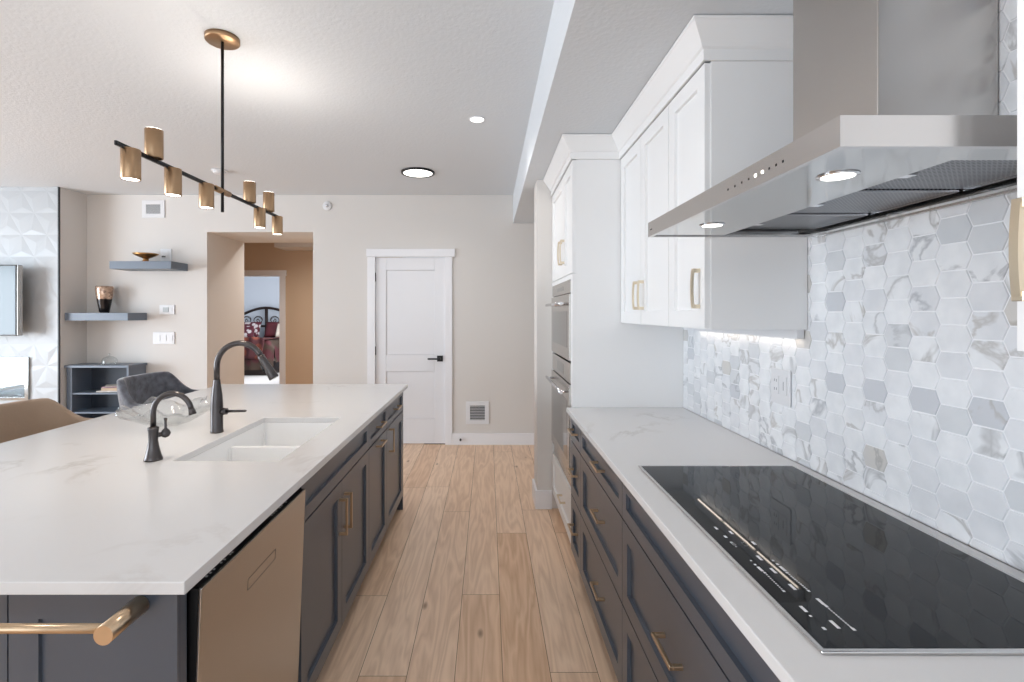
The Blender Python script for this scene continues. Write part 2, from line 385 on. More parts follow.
# unseen rear and left walls; their big window openings are added for flat daylight
struct('wall_rear', B((XL, -4.2, YR - .12, YR, 0, ZC), (1.0, XR, YR - .12, YR, 0, ZC), (-4.2, 1.0, YR - .12, YR, 2.55, ZC), (-4.2, 1.0, YR - .12, YR, 0, .12)), 'wall')
struct('wall_left', B((XL - .12, XL, YR, -.8, 0, ZC), (XL - .12, XL, 4.0, YB, 0, ZC), (XL - .12, XL, -.8, 4.0, 2.55, ZC), (XL - .12, XL, -.8, 4.0, 0, .12)), 'wall')
def window(n, ax, c, a0, a1, z0, z1, nm):
    fr = []
    t = .03
    def bx(u0, u1, v0, v1):
        fr.append((u0, u1, c - t, c + t, v0, v1) if ax == 'y' else (c - t, c + t, u0, u1, v0, v1))
    bx(a0, a1, z0, z0 + .06); bx(a0, a1, z1 - .06, z1)
    for i in range(nm + 1):
        u = a0 + (a1 - a0 - .06) * i / nm; bx(u, u + .06, z0 + .06, z1 - .06)
    o = struct('window_%d' % n, B(*fr), 'trim')
    gl = B((a0 + .06, a1 - .06, c - .004, c + .004, z0 + .06, z1 - .06)) if ax == 'y' else B((c - .004, c + .004, a0 + .06, a1 - .06, z0 + .06, z1 - .06))
    build('glass_pane', gl, 'glass', o)
window(1, 'y', YR - .06, -4.2, 1.0, .12, 2.55, 3)
window(2, 'x', XL - .06, -.8, 4.0, .12, 2.55, 3)
# fireplace breast with niche for the fire box
FX, FY = -4.41, 5.10
NX0, NX1, NZ0, NZ1 = -5.90, -4.712, .548, .991
bm = B((XL, NX0, FY, YB, 0, ZC), (NX1, FX, FY, YB, 0, ZC), (NX0, NX1, FY, YB, NZ1, ZC), (NX0, NX1, FY, YB, 0, NZ0), (NX0, NX1, FY + .30, YB, NZ0, NZ1))
struct('wall_fireplace', bm, 'wall')
# embossed triangle tile cladding
bm = bmesh.new(); rw, rh = .26, .225; yy = FY - .006
def tri(p, q, r, depth):
    c = ((p[0] + q[0] + r[0]) / 3 + random.uniform(-.03, .03), (p[1] + q[1] + r[1]) / 3 + random.uniform(-.025, .025))
    if NX0 - .01 < c[0] < NX1 + .01 and NZ0 - .01 < c[1] < NZ1 + .01: depth = 0
    v = [bm.verts.new((a[0], yy, a[1])) for a in (p, q, r)]; m_ = bm.verts.new((c[0], yy - depth, c[1]))
    for i in range(3): bm.faces.new((v[i], v[(i + 1) % 3], m_))
nr = 12
for r_ in range(nr + 1):
    z0 = r_ * rh; z1 = z0 + rh; off = 0 if r_ % 2 else rw / 2
    for c_ in range(-1, 16):
        x = FX - c_ * rw - off
        tri((x, z0), (x - rw, z0), (x - rw / 2, z1), .0045 * random.uniform(.6, 1.3))
        tri((x - rw / 2, z1), (x - rw * 1.5, z1), (x - rw, z0), .0045 * random.uniform(.6, 1.3))
def cut(co, no):
    bmesh.ops.bisect_plane(bm, geom=bm.verts[:] + bm.edges[:] + bm.faces[:], plane_co=co, plane_no=no, clear_outer=True)
cut((FX - .004, 0, 0), (1, 0, 0)); cut((0, 0, ZC - .001), (0, 0, 1))
# open the niche: split on its borders, drop what lies inside
for co, no in (((NX0, 0, 0), (1, 0, 0)), ((NX1, 0, 0), (1, 0, 0)), ((0, 0, NZ0), (0, 0, 1)), ((0, 0, NZ1), (0, 0, 1))):
    bmesh.ops.bisect_plane(bm, geom=bm.verts[:] + bm.edges[:] + bm.faces[:], plane_co=co, plane_no=no)
dead = [f for f in bm.faces if NX0 < f.calc_center_median().x < NX1 and NZ0 < f.calc_center_median().z < NZ1]
bmesh.ops.delete(bm, geom=dead, context='FACES')
M['relief'] = mat('white_embossed_tile', srgb(178, 181, 184), .35)
struct('trim_1', bm, 'relief')
struct('trim_2', B((FX - .010, FX + .004, FY - .016, FY - .001, 0, ZC - .001)), 'gap')
# hall behind the opening
struct('wall_hall_left', B((OX0 - .12, OX0, YB + .12, 6.15, 0, ZC)), 'wall')
struct('wall_hall_side', B((-5.2, OX0, 6.15, 6.27, 0, ZC)), 'wall')
struct('wall_hall_end', B((-5.2, -4.15, 8.0, 8.1, 0, ZC), (-3.365, -1.4, 8.0, 8.1, 0, ZC), (-4.15, -3.365, 8.0, 8.1, 2.043, ZC)), 'hallwall')
struct('wall_hall_right', B((-1.55, -1.43, YB + .12, 8.0, 0, ZC), (OX1, -1.55, YB + .12, 6.2, 0, ZC)), 'hallwall')
struct('wall_hall_far_left', B((-5.3, -5.2, 6.39, 8.0, 0, ZC)), 'hallwall')
bm = B((OX0, OX1, YB + .12, 6.27, OZ, ZC)); box(bm, -5.3, -1.43, 6.27, 8.1, ZC, ZC + .1); box(bm, -3.26, -1.55, 7.55, 8.0, 2.45, ZC - .001)
struct('ceiling_hall', bm, 'wall')
struct('trim_3', B((-3.365, -3.27, 7.985, 8.0, 0, 2.043), (-4.245, -4.15, 7.985, 8.0, 0, 2.043), (-4.26, -3.255, 7.98, 8.0, 2.043, 2.135)), 'trim')
# bedroom shell
struct('wall_bedroom_back', B((-8.2, -2.0, 13.3, 13.4, 0, 2.7)), 'bedwall')
struct('wall_bedroom_left', B((-8.3, -8.2, 8.1, 13.3, 0, 2.7)), 'bedwall')
struct('wall_bedroom_right', B((-2.1, -2.0, 8.1, 13.3, 0, 2.7)), 'bedwall')
struct('ceiling_bedroom', B((-8.2, -2.0, 8.1, 13.4, 2.7, 2.8)), 'ceiling')
# baseboards
struct('baseboard_back', B((-.394, XR, YB - .015, YB - .0005, 0, .125), (OX1, -1.322, YB - .015, YB - .0005, 0, .125), (FX + .001, OX0, YB - .015, YB - .0005, 0, .125)), 'trim')
struct('baseboard_wing', B((.349, .472, 3.645, 3.66, 0, .135), (.349, .364, 3.66, 3.915, 0, .135), (.364, XR, 3.90, 3.915, 0, .135)), 'trim')
# door with casing
d = bpy.data.objects.new('door_1', None); COL.objects.link(d); d.location = ((DX0 + DX1) / 2, YB, 0); d['kind'] = 'structure'
bm = B((DX0 - .086, DX0 - .002, YB - .018, YB + .03, 0, DZ), (DX1 + .002, DX1 + .079, YB - .018, YB + .03, 0, DZ), (DX0 - .096, DX1 + .11, YB - .026, YB + .03, DZ + .001, DZ + .088))
bevel(build('door_frame', bm, 'trim', d), .002)
bm = bmesh.new(); box(bm, DX0, DX1, YB + .012, YB + .052, .008, DZ - .003)
slab = bm
def panel(bm, u0, u1, z0, z1, y):
    """raised frame strips leave a sunk field"""
# stiles / rails in front of a field
fld = B((DX0 + .1, DX1 - .1, YB + .020, YB + .05, .2, 1.0), (DX0 + .1, DX1 - .1, YB + .020, YB + .05, .95, 1.97))
bm2 = B((DX0, DX0 + .115, YB + .008, YB + .05, .008, DZ - .003), (DX1 - .115, DX1, YB + .008, YB + .05, .008, DZ - .003),
        (DX0 + .115, DX1 - .115, YB + .008, YB + .05, .008, .285), (DX0 + .115, DX1 - .115, YB + .008, YB + .05, .80, .985),
        (DX0 + .115, DX1 - .115, YB + .008, YB + .05, 1.915, DZ - .003))
slab.free()
leaf = build('door_leaf', bm2, 'door', d); bevel(leaf, .004)
bevel(build('door_panel', B((DX0 + .116, DX1 - .116, YB + .017, YB + .045, .286, .799)), 'door', leaf), .002)
bevel(build('door_panel', B((DX0 + .116, DX1 - .116, YB + .017, YB + .045, .986, 1.914)), 'door', leaf), .002)
hx = DX1 - .055; hz = .944
hb = B((hx - .032, hx + .032, YB - .004, YB + .0075, hz - .032, hz + .032), (hx - .012, hx + .012, YB - .045, YB - .004, hz - .012, hz + .012), (hx - .13, hx + .012, YB - .055, YB - .043, hz - .009, hz + .009))
tag(build('door_handle', hb, 'gap', d), 'square black lever handle')
for z in (.22, 1.03, 1.84):
    bm = B((DX0 - .008, DX0 + .004, YB - .003, YB + .0075, z - .045, z + .045)); tube(bm, [(DX0 - .002, YB - .004, z - .048), (DX0 - .002, YB - .004, z + .048)], .005, 8)
    tag(build('hinge', bm, 'blackmetal', d), 'dark metal hinge')
tag(build('door_stop', tube(bmesh.new(), [(-.30, YB - .015, .06), (-.30, YB - .05, .06)], .011, 10), 'gap'), 'small black door stop on the white baseboard by the low vent', 'door stop')

# ------------------------------------------------------------------ marble mosaic backsplash on the right wall
bm = bmesh.new(); lay = bm.loops.layers.float_color.new('rnd')
Wt, Ht, pt = .0925, .064, .013; pitch = Wt - pt; gr = .0024
y0, y1, z0, z1 = -.6, 2.779, .9155, ZS - .002
xt = XR - .001
c_ = 0; yc = 1.087
import itertools
cols = int((y1 - y0) / pitch) + 3
for ci in range(-8 - int((yc - y0) / pitch), cols):
    yc_ = yc + ci * pitch
    if yc_ < y0 - .05 or yc_ > y1 + .05: continue
    for ri in range(-1, 26):
        zc = .905 + ri * Ht + (Ht / 2 if ci % 2 else 0)
        hw, hh, p = Wt / 2 - gr * .55, Ht / 2 - gr * .55, pt
        pts = [(yc_ - hw, zc), (yc_ - hw + p, zc + hh), (yc_ + hw - p, zc + hh), (yc_ + hw, zc), (yc_ + hw - p, zc - hh), (yc_ - hw + p, zc - hh)]
        r3 = (random.random(), random.random(), random.random(), 1)
        ou = [bm.verts.new((xt, a, b)) for a, b in pts]
        inn = [bm.verts.new((xt - .003, yc_ + (a - yc_) * .975, zc + (b - zc) * .97)) for a, b in pts]
        fs = [bm.faces.new(inn)] + [bm.faces.new((ou[i], ou[(i + 1) % 6], inn[(i + 1) % 6], inn[i])) for i in range(6)]
        for f in fs:
            for lp in f.loops: lp[lay] = r3
for co, no in (((0, y0, 0), (0, -1, 0)), ((0, y1, 0), (0, 1, 0)), ((0, 0, z0), (0, 0, -1)), ((0, 0, z1), (0, 0, 1))):
    bmesh.ops.bisect_plane(bm, geom=bm.verts[:] + bm.edges[:] + bm.faces[:], plane_co=co, plane_no=no, clear_outer=True)
bs = struct('wall_backsplash', bm, 'marble')
build('grout', B((xt - .0004, XR + .011, y0, y1, z0, z1)), 'grout', bs)
# the opposite of an overlap: tiles start where the tower side panel ends

# ------------------------------------------------------------------ handles
def pull(parent, axis, face, u, z, length, vertical, proj=.035, t=.009, wd=.010, m='brass', name='handle'):
    s = 1 if axis[0] == '+' else -1
    bm = bmesh.new()
    def bx(p0, p1, a0, a1, c0, c1):   # p = projection range, a = horizontal range, c = z range
        if axis[1] == 'x': box(bm, face + s * p0, face + s * p1, a0, a1, c0, c1, bev=.0012)
        else: box(bm, a0, a1, face + s * p0, face + s * p1, c0, c1, bev=.0012)
    h = length / 2
    if vertical:
        bx(proj - t, proj, u - wd / 2, u + wd / 2, z - h, z + h)
        for q in (-1, 1): bx(.0005, proj - t, u - wd / 2, u + wd / 2, z + q * (h - .006) - .006, z + q * (h - .006) + .006)
    else:
        bx(proj - t, proj, u - h, u + h, z - wd / 2, z + wd / 2)
        for q in (-1, 1): bx(.0005, proj - t, u + q * (h - .006) - .006, u + q * (h - .006) + .006, z - wd / 2, z + wd / 2)
    return build(name, bm, m, parent)
def bow(parent, face, y, z, length=.14, m='brassp'):
    """bowed pull with square feet on a white door facing -x"""
    bm = bmesh.new(); h = length / 2; N = 9
    for q in (-1, 1): box(bm, face - .026, face - .0005, y - .008, y + .008, z + q * (h - .007) - .007, z + q * (h - .007) + .007, bev=.001)
    vs = []
    for i in range(N + 1):
        u = -1 + 2 * i / N; x = face - .0235 - .0035 * (1 - u * u); zz = z + u * (h - .006)
        vs.append([bm.verts.new((x + dx, y + dy, zz)) for dx, dy in ((-.004, -.006), (-.004, .006), (.004, .006), (.004, -.006))])
    for a, b in zip(vs, vs[1:]):
        for i in range(4): bm.faces.new((a[i], a[(i + 1) % 4], b[(i + 1) % 4], b[i]))
    bm.faces.new(vs[0]); bm.faces.new(vs[-1])
    return build('handle', bm, m, parent)

# ------------------------------------------------------------------ the island
IZ, IT = .915, .026
IX0, IX1, IY0, IY1 = -1.985, -.598, .975, 3.695
SX0, SX1, SY0, SY1 = -1.135, -.748, 1.775, 2.51
def slab_hole(X0, X1, Y0, Y1, hx0, hx1, hy0, hy1, z0, z1):
    bm = bmesh.new()
    O = [(X0, Y0), (X1, Y0), (X1, Y1), (X0, Y1)]; Hh = [(hx0, hy0), (hx1, hy0), (hx1, hy1), (hx0, hy1)]
    v = {}
    for nm, L in (('o', O), ('h', Hh)):
        for zi, z in enumerate((z0, z1)): v[nm, zi] = [bm.verts.new((x, y, z)) for x, y in L]
    for i in range(4):
        j = (i + 1) % 4
        bm.faces.new((v['o', 1][i], v['o', 1][j], v['h', 1][j], v['h', 1][i]))
        bm.faces.new((v['o', 0][j], v['o', 0][i], v['h', 0][i], v['h', 0][j]))
        bm.faces.new((v['o', 0][i], v['o', 0][j], v['o', 1][j], v['o', 1][i]))
        bm.faces.new((v['h', 1][i], v['h', 1][j], v['h', 0][j], v['h', 0][i]))
    return bm
o = build('island_countertop', slab_hole(IX0, IX1, IY0, IY1, SX0, SX1, SY0, SY1, IZ - IT, IZ), 'quartz')
bevel(o, .0025); tag(o, 'white quartz worktop of the large island, with the sink cut into it', 'countertop')
ZU = IZ - IT - .001
FXI = -.625   # front of island doors
CXI = -.6455  # carcass front
def carcass(parent, x0, x1, y0, y1, z0, z1, m, open_top=False):
    t = .018
    if not open_top: return build('carcass', B((x0, x1, y0, y1, z0, z1)), m, parent)
    return build('carcass', B((x0, x1, y0, y0 + t, z0, z1), (x0, x1, y1 - t, y1, z0, z1), (x0, x1, y0 + t, y1 - t, z0, z0 + t), (min(x0, x1), min(x0, x1) + t, y0 + t, y1 - t, z0 + t, z1), (max(x0, x1) - t, max(x0, x1), y0 + t, y1 - t, z1 - .17, z1)), m, parent)
def icab(label, ya, yb, opn=False):
    t = thing('island_cabinet', label, 'cabinet', (CXI, (ya + yb) / 2, 0), 'base cabinets along the island front')
    carcass(t, -1.25, CXI, ya + .0005, yb - .0005, .10, ZU, 'dark', opn)
    build('toe_kick', B((-1.2, -.70, ya + .001, yb - .001, 0.0005, .0995)), 'toe', t)
    return t
g = .0018
zt0, zt1, zd0, zd1 = .735, .882, .105, .728
# sink base with false front and pair of doors
t = icab('dark slate island cabinet under the sink, wide blank front above two doors', 1.655, 2.60, True)
build('false_drawer_front', shaker('+x', FXI, 1.655 + g, 2.60 - g, zt0, zt1, rail=.045), 'dark', t)
for a, b, hu in ((1.655, 2.118, 2.118 - .035), (2.118, 2.60, 2.118 + .035)):
    dd = build('door', shaker('+x', FXI, a + g, b - g, zd0, zd1), 'dark', t)
    pull(dd, '+x', FXI, hu, .588, .155, True)
# pull-out cabinet
t = icab('dark slate island cabinet with a sideways handle on its single door', 2.60, 3.055)
dr = build('drawer_front', shaker('+x', FXI, 2.60 + g, 3.055 - g, zt0, zt1, rail=.035), 'dark', t); pull(dr, '+x', FXI, 2.83, .808, .14, False)
dd = build('door', shaker('+x', FXI, 2.60 + g, 3.055 - g, zd0, zd1), 'dark', t); pull(dd, '+x', FXI, 2.83, .70, .14, False)
t = icab('dark slate island cabinet at the far end, drawer over a door with upright handle', 3.055, 3.63)
dr = build('drawer_front', shaker('+x', FXI, 3.055 + g, 3.63 - g, zt0, zt1, rail=.035), 'dark', t); pull(dr, '+x', FXI, 3.34, .808, .14, False)
dd = build('door', shaker('+x', FXI, 3.055 + g, 3.63 - g, zd0, zd1), 'dark', t); pull(dd, '+x', FXI, 3.13, .64, .15, True)
# end panels
t = thing('island_end_panel', 'dark slate shaker end panel of the island facing the camera, carrying the towel bar', 'panel', (-1.1, .998, 0))
bevel(build('end_board', B((-1.62, -.6265, 1.006, 1.031, .0005, ZU)), 'dark', t), .002)
build('shaker_panel', shaker('-y', .998, -.9665, -.6265, .0015, ZU, rail=.06, th=.0075, rec=.007), 'dark', t)
build('shaker_panel', shaker('-y', .998, -1.62, -.9695, .0015, ZU, rail=.06, th=.0075, rec=.007), 'dark', t)
o = build('island_end_panel', B((-1.62, -.6265, 3.631, 3.66, .0005, ZU)), 'dark'); bevel(o, .002)
tag(o, 'dark slate end panel closing the far end of the island', 'panel')
o = build('island_back_panel', B((-1.62, -1.60, 1.032, 3.630, .0005, ZU)), 'dark'); tag(o, 'dark slate panel on the seating side of the island', 'panel')
# dishwasher, door slightly ajar
t = thing('dishwasher', 'stainless steel dishwasher built into the near end of the island, door slightly open', 'dishwasher', (CXI, 1.34, 0))
build('tub', B((-1.22, -.665, 1.036, 1.650, .10, ZU - .004)), 'gap', t)
build('toe_kick', B((-1.2, -.70, 1.036, 1.650, .0005, .0995)), 'toe', t)
piv = Vector((-.637, 0, .115)); rot = Matrix.Rotation(R(2.2), 4, 'Y')
def tilt(bm):
    bmesh.ops.translate(bm, verts=bm.verts[:], vec=-piv); bmesh.ops.transform(bm, verts=bm.verts[:], matrix=rot); bmesh.ops.translate(bm, verts=bm.verts[:], vec=piv); return bm
dwd = bevel(build('dishwasher_door', tilt(B((-.640, -.634, 1.046, 1.643, .115, .863))), 'steel', t), .0015)
build('door_liner', tilt(B((-.662, -.6405, 1.046, 1.643, .115, .862))), 'gap', dwd)
bm = B((-.661, -.6415, 1.05, 1.64, .8622, .8632))
build('control_strip', tilt(bm), 'blackmetal', dwd)
bm = bmesh.new()
for i, y in enumerate([1.09, 1.105, 1.12, 1.15, 1.165, 1.19, 1.20, 1.42, 1.435, 1.45, 1.475, 1.49, 1.52]): build('control_mark', tilt(B((-.652, -.648, y, y + .006, .8633, .8638))), 'mark', dwd)
yy0, yy1, zz0, zz1 = 1.257, 1.418, .742, .769
bm = B((-.6342, -.6336, yy0, yy1, zz1, zz1 + .0012), (-.6342, -.6336, yy0, yy1, zz0 - .0012, zz0), (-.6342, -.6336, yy0 - .001, yy0, zz0, zz1), (-.6342, -.6336, yy1, yy1 + .001, zz0, zz1))
tag(build('badge_outline', tilt(bm), 'blackmetal', dwd), 'thin dark rectangle outline on the steel')
# towel bar
t = thing('towel_bar', 'round brass towel bar fixed across the near end of the island', 'towel bar', (-1.1, .998, .858))
zb = .858
for x in (-.70, -1.42):
    build('bar_post', tube(bmesh.new(), [(x, .997, zb), (x, .900, zb)], .0178, 28), 'brass', t)
bm = tube(bmesh.new(), [(-1.42 + .017, .921, zb), (-.70 - .0178, .921, zb)], .0085, 20); build('bar_rail', bm, 'brass', t)

# sink
t = thing('kitchen_sink', 'white undermount double bowl sink set into the island', 'sink', ((SX0 + SX1) / 2, (SY0 + SY1) / 2, .69))
def basin(bm, x0, x1, y0, y1, zt, zb):
    g_ = bmesh.new(); box(g_, x0, x1, y0, y1, zb, zt); bmesh.ops.recalc_face_normals(g_, faces=g_.faces[:])
    bmesh.ops.delete(g_, geom=[f for f in g_.faces if f.normal.z > .9], context='FACES')
    bmesh.ops.bevel(g_, geom=[e for e in g_.edges if not e.is_boundary], offset=.012, segments=3, affect='EDGES')
    me = bpy.data.meshes.new('t'); g_.to_mesh(me); g_.free(); bm.from_mesh(me); bpy.data.meshes.remove(me)
yd = 2.19
bm = bmesh.new(); basin(bm, SX0 - .004, SX1 + .004, SY0 - .004, yd - .014, .853, .68); basin(bm, SX0 - .004, SX1 + .004, yd + .014, SY1 + .004, .853, .68)
o = build('sink_bowl', bm, 'sink', t)
bmt = B((SX0 - .004, SX1 + .004, yd - .0155, yd + .0155, .82, .8535)); build('sink_divider', bmt, 'sink', t)
build('sink_rim', B((SX0 - .016, SX0 - .001, SY0 - .016, SY1 + .016, .840, .8885), (SX1 + .001, SX1 + .016, SY0 - .016, SY1 + .016, .840, .8885), (SX0 - .001, SX1 + .001, SY0 - .016, SY0 - .001, .840, .8885), (SX0 - .001, SX1 + .001, SY1 + .001, SY1 + .016, .840, .8885)), 'sink', t)
for y in (1.97, 2.36): build('drain', cyl(bmesh.new(), (-.94, y, .6815), .045, .004), 'chrome', t)

# faucets
def arc(cx, cz, r, a0, a1, y, n=18): return [(cx + r * math.cos(R(a0 + (a1 - a0) * i / n)), y, cz + r * math.sin(R(a0 + (a1 - a0) * i / n))) for i in range(n + 1)]
fx, fy = -1.205, 2.20
t = thing('kitchen_faucet', 'tall dark bronze pull-down faucet arching over the sink', 'faucet', (fx, fy, IZ))
bm = lathe(bmesh.new(), [(.0, .0005), (.027, .0005), (.027, .006), (.0255, .012), (.0255, .12), (.022, .17), (.016, .215), (.0135, .235)], (fx, fy, IZ), 28)
build('faucet_body', bm, 'bronze', t)
ra = .103
pts = [(fx, fy, IZ + .23)] + arc(fx + ra, 1.208, ra, 180, 28, fy, 26)
tube_end = pts[-1]; dirv = (Vector(pts[-1]) - Vector(pts[-2])).normalized()
build('spout', tube(bmesh.new(), pts, .0125, 20), 'bronze', t)
p0 = Vector(tube_end); bm = tube(bmesh.new(), [p0, p0 + dirv * .004, p0 + dirv * .03, p0 + dirv * .085, p0 + dirv * .115, p0 + dirv * .118], [.0128, .0155, .0155, .019, .022, .0205], 20)
sp = build('spray_head', bm, 'bronze', t)
build('spray_button', tube(bmesh.new(), [p0 + dirv * .04 + Vector((-.014, -.004, -.008)), p0 + dirv * .07 + Vector((-.017, -.004, -.009))], .006, 10), 'gap', sp)
bm = tube(bmesh.new(), [(fx + .02, fy, 1.008), (fx + .045, fy, 1.008)], [.017, .014], 16)
tube(bm, [(fx + .045, fy, 1.008), (fx + .125, fy, 1.010), (fx + .13, fy, 1.010)], [.006, .0055, .004], 12)
build('lever', bm, 'bronze', t)
gx, gy = -1.207, 1.785
t = thing('filtered_water_tap', 'small dark bronze drinking water tap with flared base beside the sink', 'tap', (gx, gy, IZ))
bm = lathe(bmesh.new(), [(0, .0005), (.030, .0005), (.030, .006), (.026, .016), (.019, .045), (.0155, .07), (.0165, .10), (.018, .112), (.018, .118), (.010, .121)], (gx, gy, IZ), 28)
build('tap_body', bm, 'bronze', t)
r2 = .069
pts = [(gx, gy, IZ + .118)] + arc(gx + r2, 1.164 - r2 - .009, r2, 180, 12, gy, 20)
q = Vector(pts[-1]); dq = (q - Vector(pts[-2])).normalized()
bm = tube(bmesh.new(), pts, .0095, 16); tube(bm, [q, q + dq * .006, q + dq * .022], [.0105, .011, .0135], 16)
build('tap_spout', bm, 'bronze', t)
bm = lathe(bmesh.new(), [(0, -.017), (.012, -.012), (.017, 0), (.012, .012), (.006, .017), (.0045, .02), (.0042, .045), (.006, .05), (.006, .056), (0, .057)], (gx + .026, gy + .028, 1.005), 16)
tube(bm, [(gx + .004, gy + .006, 1.003), (gx + .022, gy + .024, 1.004)], .009, 10)
build('tap_lever', bm, 'bronze', t)

# glass bowl on the island
random.seed(3)
def wob(r, z, t_):
    k = (r / .19) ** 2
    return r * (1 + .10 * k * math.sin(5 * t_ + .6)) + .010 * k * math.sin(11 * t_), z + .018 * k * math.sin(5 * t_ + 1.8) + .008 * k * math.sin(13 * t_)
prof = [(.0, .006), (.05, .006), (.07, .012), (.11, .034), (.15, .062), (.19, .086), (.193, .082), (.152, .056), (.112, .027), (.072, .004), (.05, .001), (.0, .001)]
o = build('glass_bowl', lathe(bmesh.new(), prof, (-1.515, 2.36, IZ + .0008), 72, wob), 'glass')
tag(o, 'wide wavy clear glass bowl on the island beside the faucets', 'bowl')

# ------------------------------------------------------------------ right-hand run
RXF, RXC = .465, .486   # front of drawers, carcass front
WX = XR - .0055            # face of tiles
RY1 = 2.779
o = build('kitchen_countertop', B((.44, WX, -.35, RY1, IZ - IT, IZ)), 'quartz'); bevel(o, .0025)
tag(o, 'white quartz worktop along the marble backsplash, holding the cooktop', 'countertop')
def rcab(label, ya, yb, fronts):
    t = thing('drawer_cabinet', label, 'cabinet', (RXC, (ya + yb) / 2, 0), 'dark drawer cabinets under the cooktop worktop')
    carcass(t, RXC, WX, ya + .0005, yb - .0005, .122, ZU, 'dark')
    build('toe_kick', B((RXC + .055, WX, ya + .001, yb - .001, .0005, .1215)), 'toe', t)
    for (a, b, hy, hz) in fronts:
        f = build('drawer', shaker('-x', RXF, ya + g, yb - g, a, b, rail=.045 if b - a < .2 else .058), 'dark', t)
        if hy: pull(f, '-x', RXF, hy, hz, .13, False, m='brass')
rcab('narrow dark slate drawer cabinet beside the white oven tower', 2.485, 2.777, [(.738, .882, 2.62, .815), (.440, .732, 2.62, .60), (.128, .434, 2.62, .30)])
rcab('dark slate three drawer cabinet between the narrow stack and the cooktop cabinet', 1.715, 2.485, [(.738, .882, 2.03, .815), (.440, .732, 2.03, .612), (.128, .434, 2.03, .305)])
rcab('wide dark slate cabinet under the cooktop, blank strip above deep drawers', .765, 1.715, [(.738, .882, None, 0), (.440, .732, 1.24, .60), (.128, .434, 1.24, .30)])
rcab('dark slate drawer cabinet nearest the camera, past the cooktop', -.35, .765, [(.738, .882, .2, .81), (.440, .732, .2, .60), (.128, .434, .2, .30)])

# cooktop
cy0, cy1, cx0, cx1, cz = .765, 1.703, .516, 1.050, IZ + .0006
t = thing('induction_cooktop', 'black glass induction cooktop with thin steel rim and white touch legends', 'cooktop', ((cx0 + cx1) / 2, (cy0 + cy1) / 2, IZ))
o = build('steel_rim', slab_hole(cx0, cx1, cy0, cy1, cx0 + .009, cx1 - .009, cy0 + .009, cy1 - .009, cz, cz + .006), 'steelh', t); bevel(o, .002)
gz = cz + .0055
glass = build('glass_surface', B((cx0 + .0095, cx1 - .0095, cy0 + .0095, cy1 - .0095, cz, gz)), 'cookglass', t)
# touch legends measured on the glass: (x, y, half length along y, half width)
def legend(px, py):
    K = (py - 313) / (CH - gz); return ((px - 488) / K, 495 / K)
bm = bmesh.new()
z4 = [(185, 20, 9), (252, 25, 9), (305, 18, 8), (338, 102, 11), (342, 165, 10), (417, 175, 11), (470, 163, 11), (525, 267, 11), (588, 392, 10), (685, 350, 11), (765, 480, 12),
      (205, 38, 2), (290, 117, 2), (313, 140, 4), (415, 117, 3), (440, 138, 4), (368, 186, 4), (495, 186, 4), (718, 376, 5), (628, 432, 3), (705, 503, 5), (475, 290, 4), (617, 289, 4), (872, 507, 5)]
for (a, b, n_) in ((( 375, 193), (468, 283), 9), ((503, 193), (610, 282), 10), ((728, 386), (862, 500), 10)):
    for i in range(n_):
        u = (i + .5) / n_; z4.append((a[0] + (b[0] - a[0]) * u, a[1] + (b[1] - a[1]) * u, 1.6))
pts_ = [(700 + a * .176, 540 + b * .176, s) for a, b, s in z4] + [(640 + a * .375, 440 + b * .375, s) for a, b, s in ((203, 235, 8), (228, 258, 6), (243, 247, 9), (250, 278, 6), (278, 278, 9))]
for px, py, s in pts_:
    x, y = legend(px, py); hl = .0009 * s if s > 5 else .0006 * s + .0005; hw = .003 if s > 5 else .0011 + .0003 * s
    build('touch_legend', B((x - hw, x + hw, y - hl, y + hl, gz, gz + .0003)), 'mark', glass)

# range hood
hx0, hx1, hy0, hy1, hz0, hz1 = .5286, WX - .001, .743, 1.635, 1.695, 1.742
t = thing('range_hood', 'stainless steel chimney range hood over the cooktop', 'range hood', ((hx0 + hx1) / 2, 1.19, hz0))
bm = B((hx0, hx0 + .012, hy0, hy1, hz0, hz1), (hx0 + .012, hx1, hy0, hy0 + .012, hz0, hz1), (hx0 + .012, hx1, hy1 - .012, hy1, hz0, hz1), (hx1 - .012, hx1, hy0 + .012, hy1 - .012, hz0, hz1), (hx0 + .012, hx1 - .012, hy0 + .012, hy1 - .012, hz1 - .006, hz1))
hc = build('hood_canopy', bm, 'steelh', t)
# flat underside plate with an opening for the filters
fx0, fx1, fy0, fy1 = .768, 1.045, .82, 1.60
o = build('underside_plate', slab_hole(hx0 + .0125, hx1 - .0125, hy0 + .0125, hy1 - .0125, fx0, fx1, fy0, fy1, hz0 + .003, hz0 + .008), 'steelp', t)
build('filter_well', B((fx0, fx1, fy0, fy1, hz0 + .034, hz0 + .037)), 'gap', t)
for i in range(3):
    a = fy0 + .26 * i
    f = build('grease_filter', B((fx0 + .004, fx1 - .012, a + .004, a + .256, hz0 + .020, hz0 + .028)), 'filter', t)
    build('filter_frame', B((fx0 + .002, fx1 - .010, a + .001, a + .0038, hz0 + .015, hz0 + .03), (fx1 - .0118, fx1 - .008, a + .004, a + .256, hz0 + .015, hz0 + .03)), 'chrome', f)
    build('filter_catch', B((.785, .815, a + .118, a + .142, hz0 + .012, hz0 + .0198)), 'chrome', f)
for i, (x, y) in enumerate(((.643, .91), (.643, 1.42))):
    l_ = build('hood_lamp', lathe(bmesh.new(), [(.0, .0), (.034, .0), (.034, .002), (0, .002)], (x, y, hz0 + .0008), 28), 'chrome', t)
    build('lamp_lens', lathe(bmesh.new(), [(0, 0), (.027, 0), (.027, .001), (0, .001)], (x, y, hz0 - .0003), 28), 'glowdisk', l_)
bm = bmesh.new()
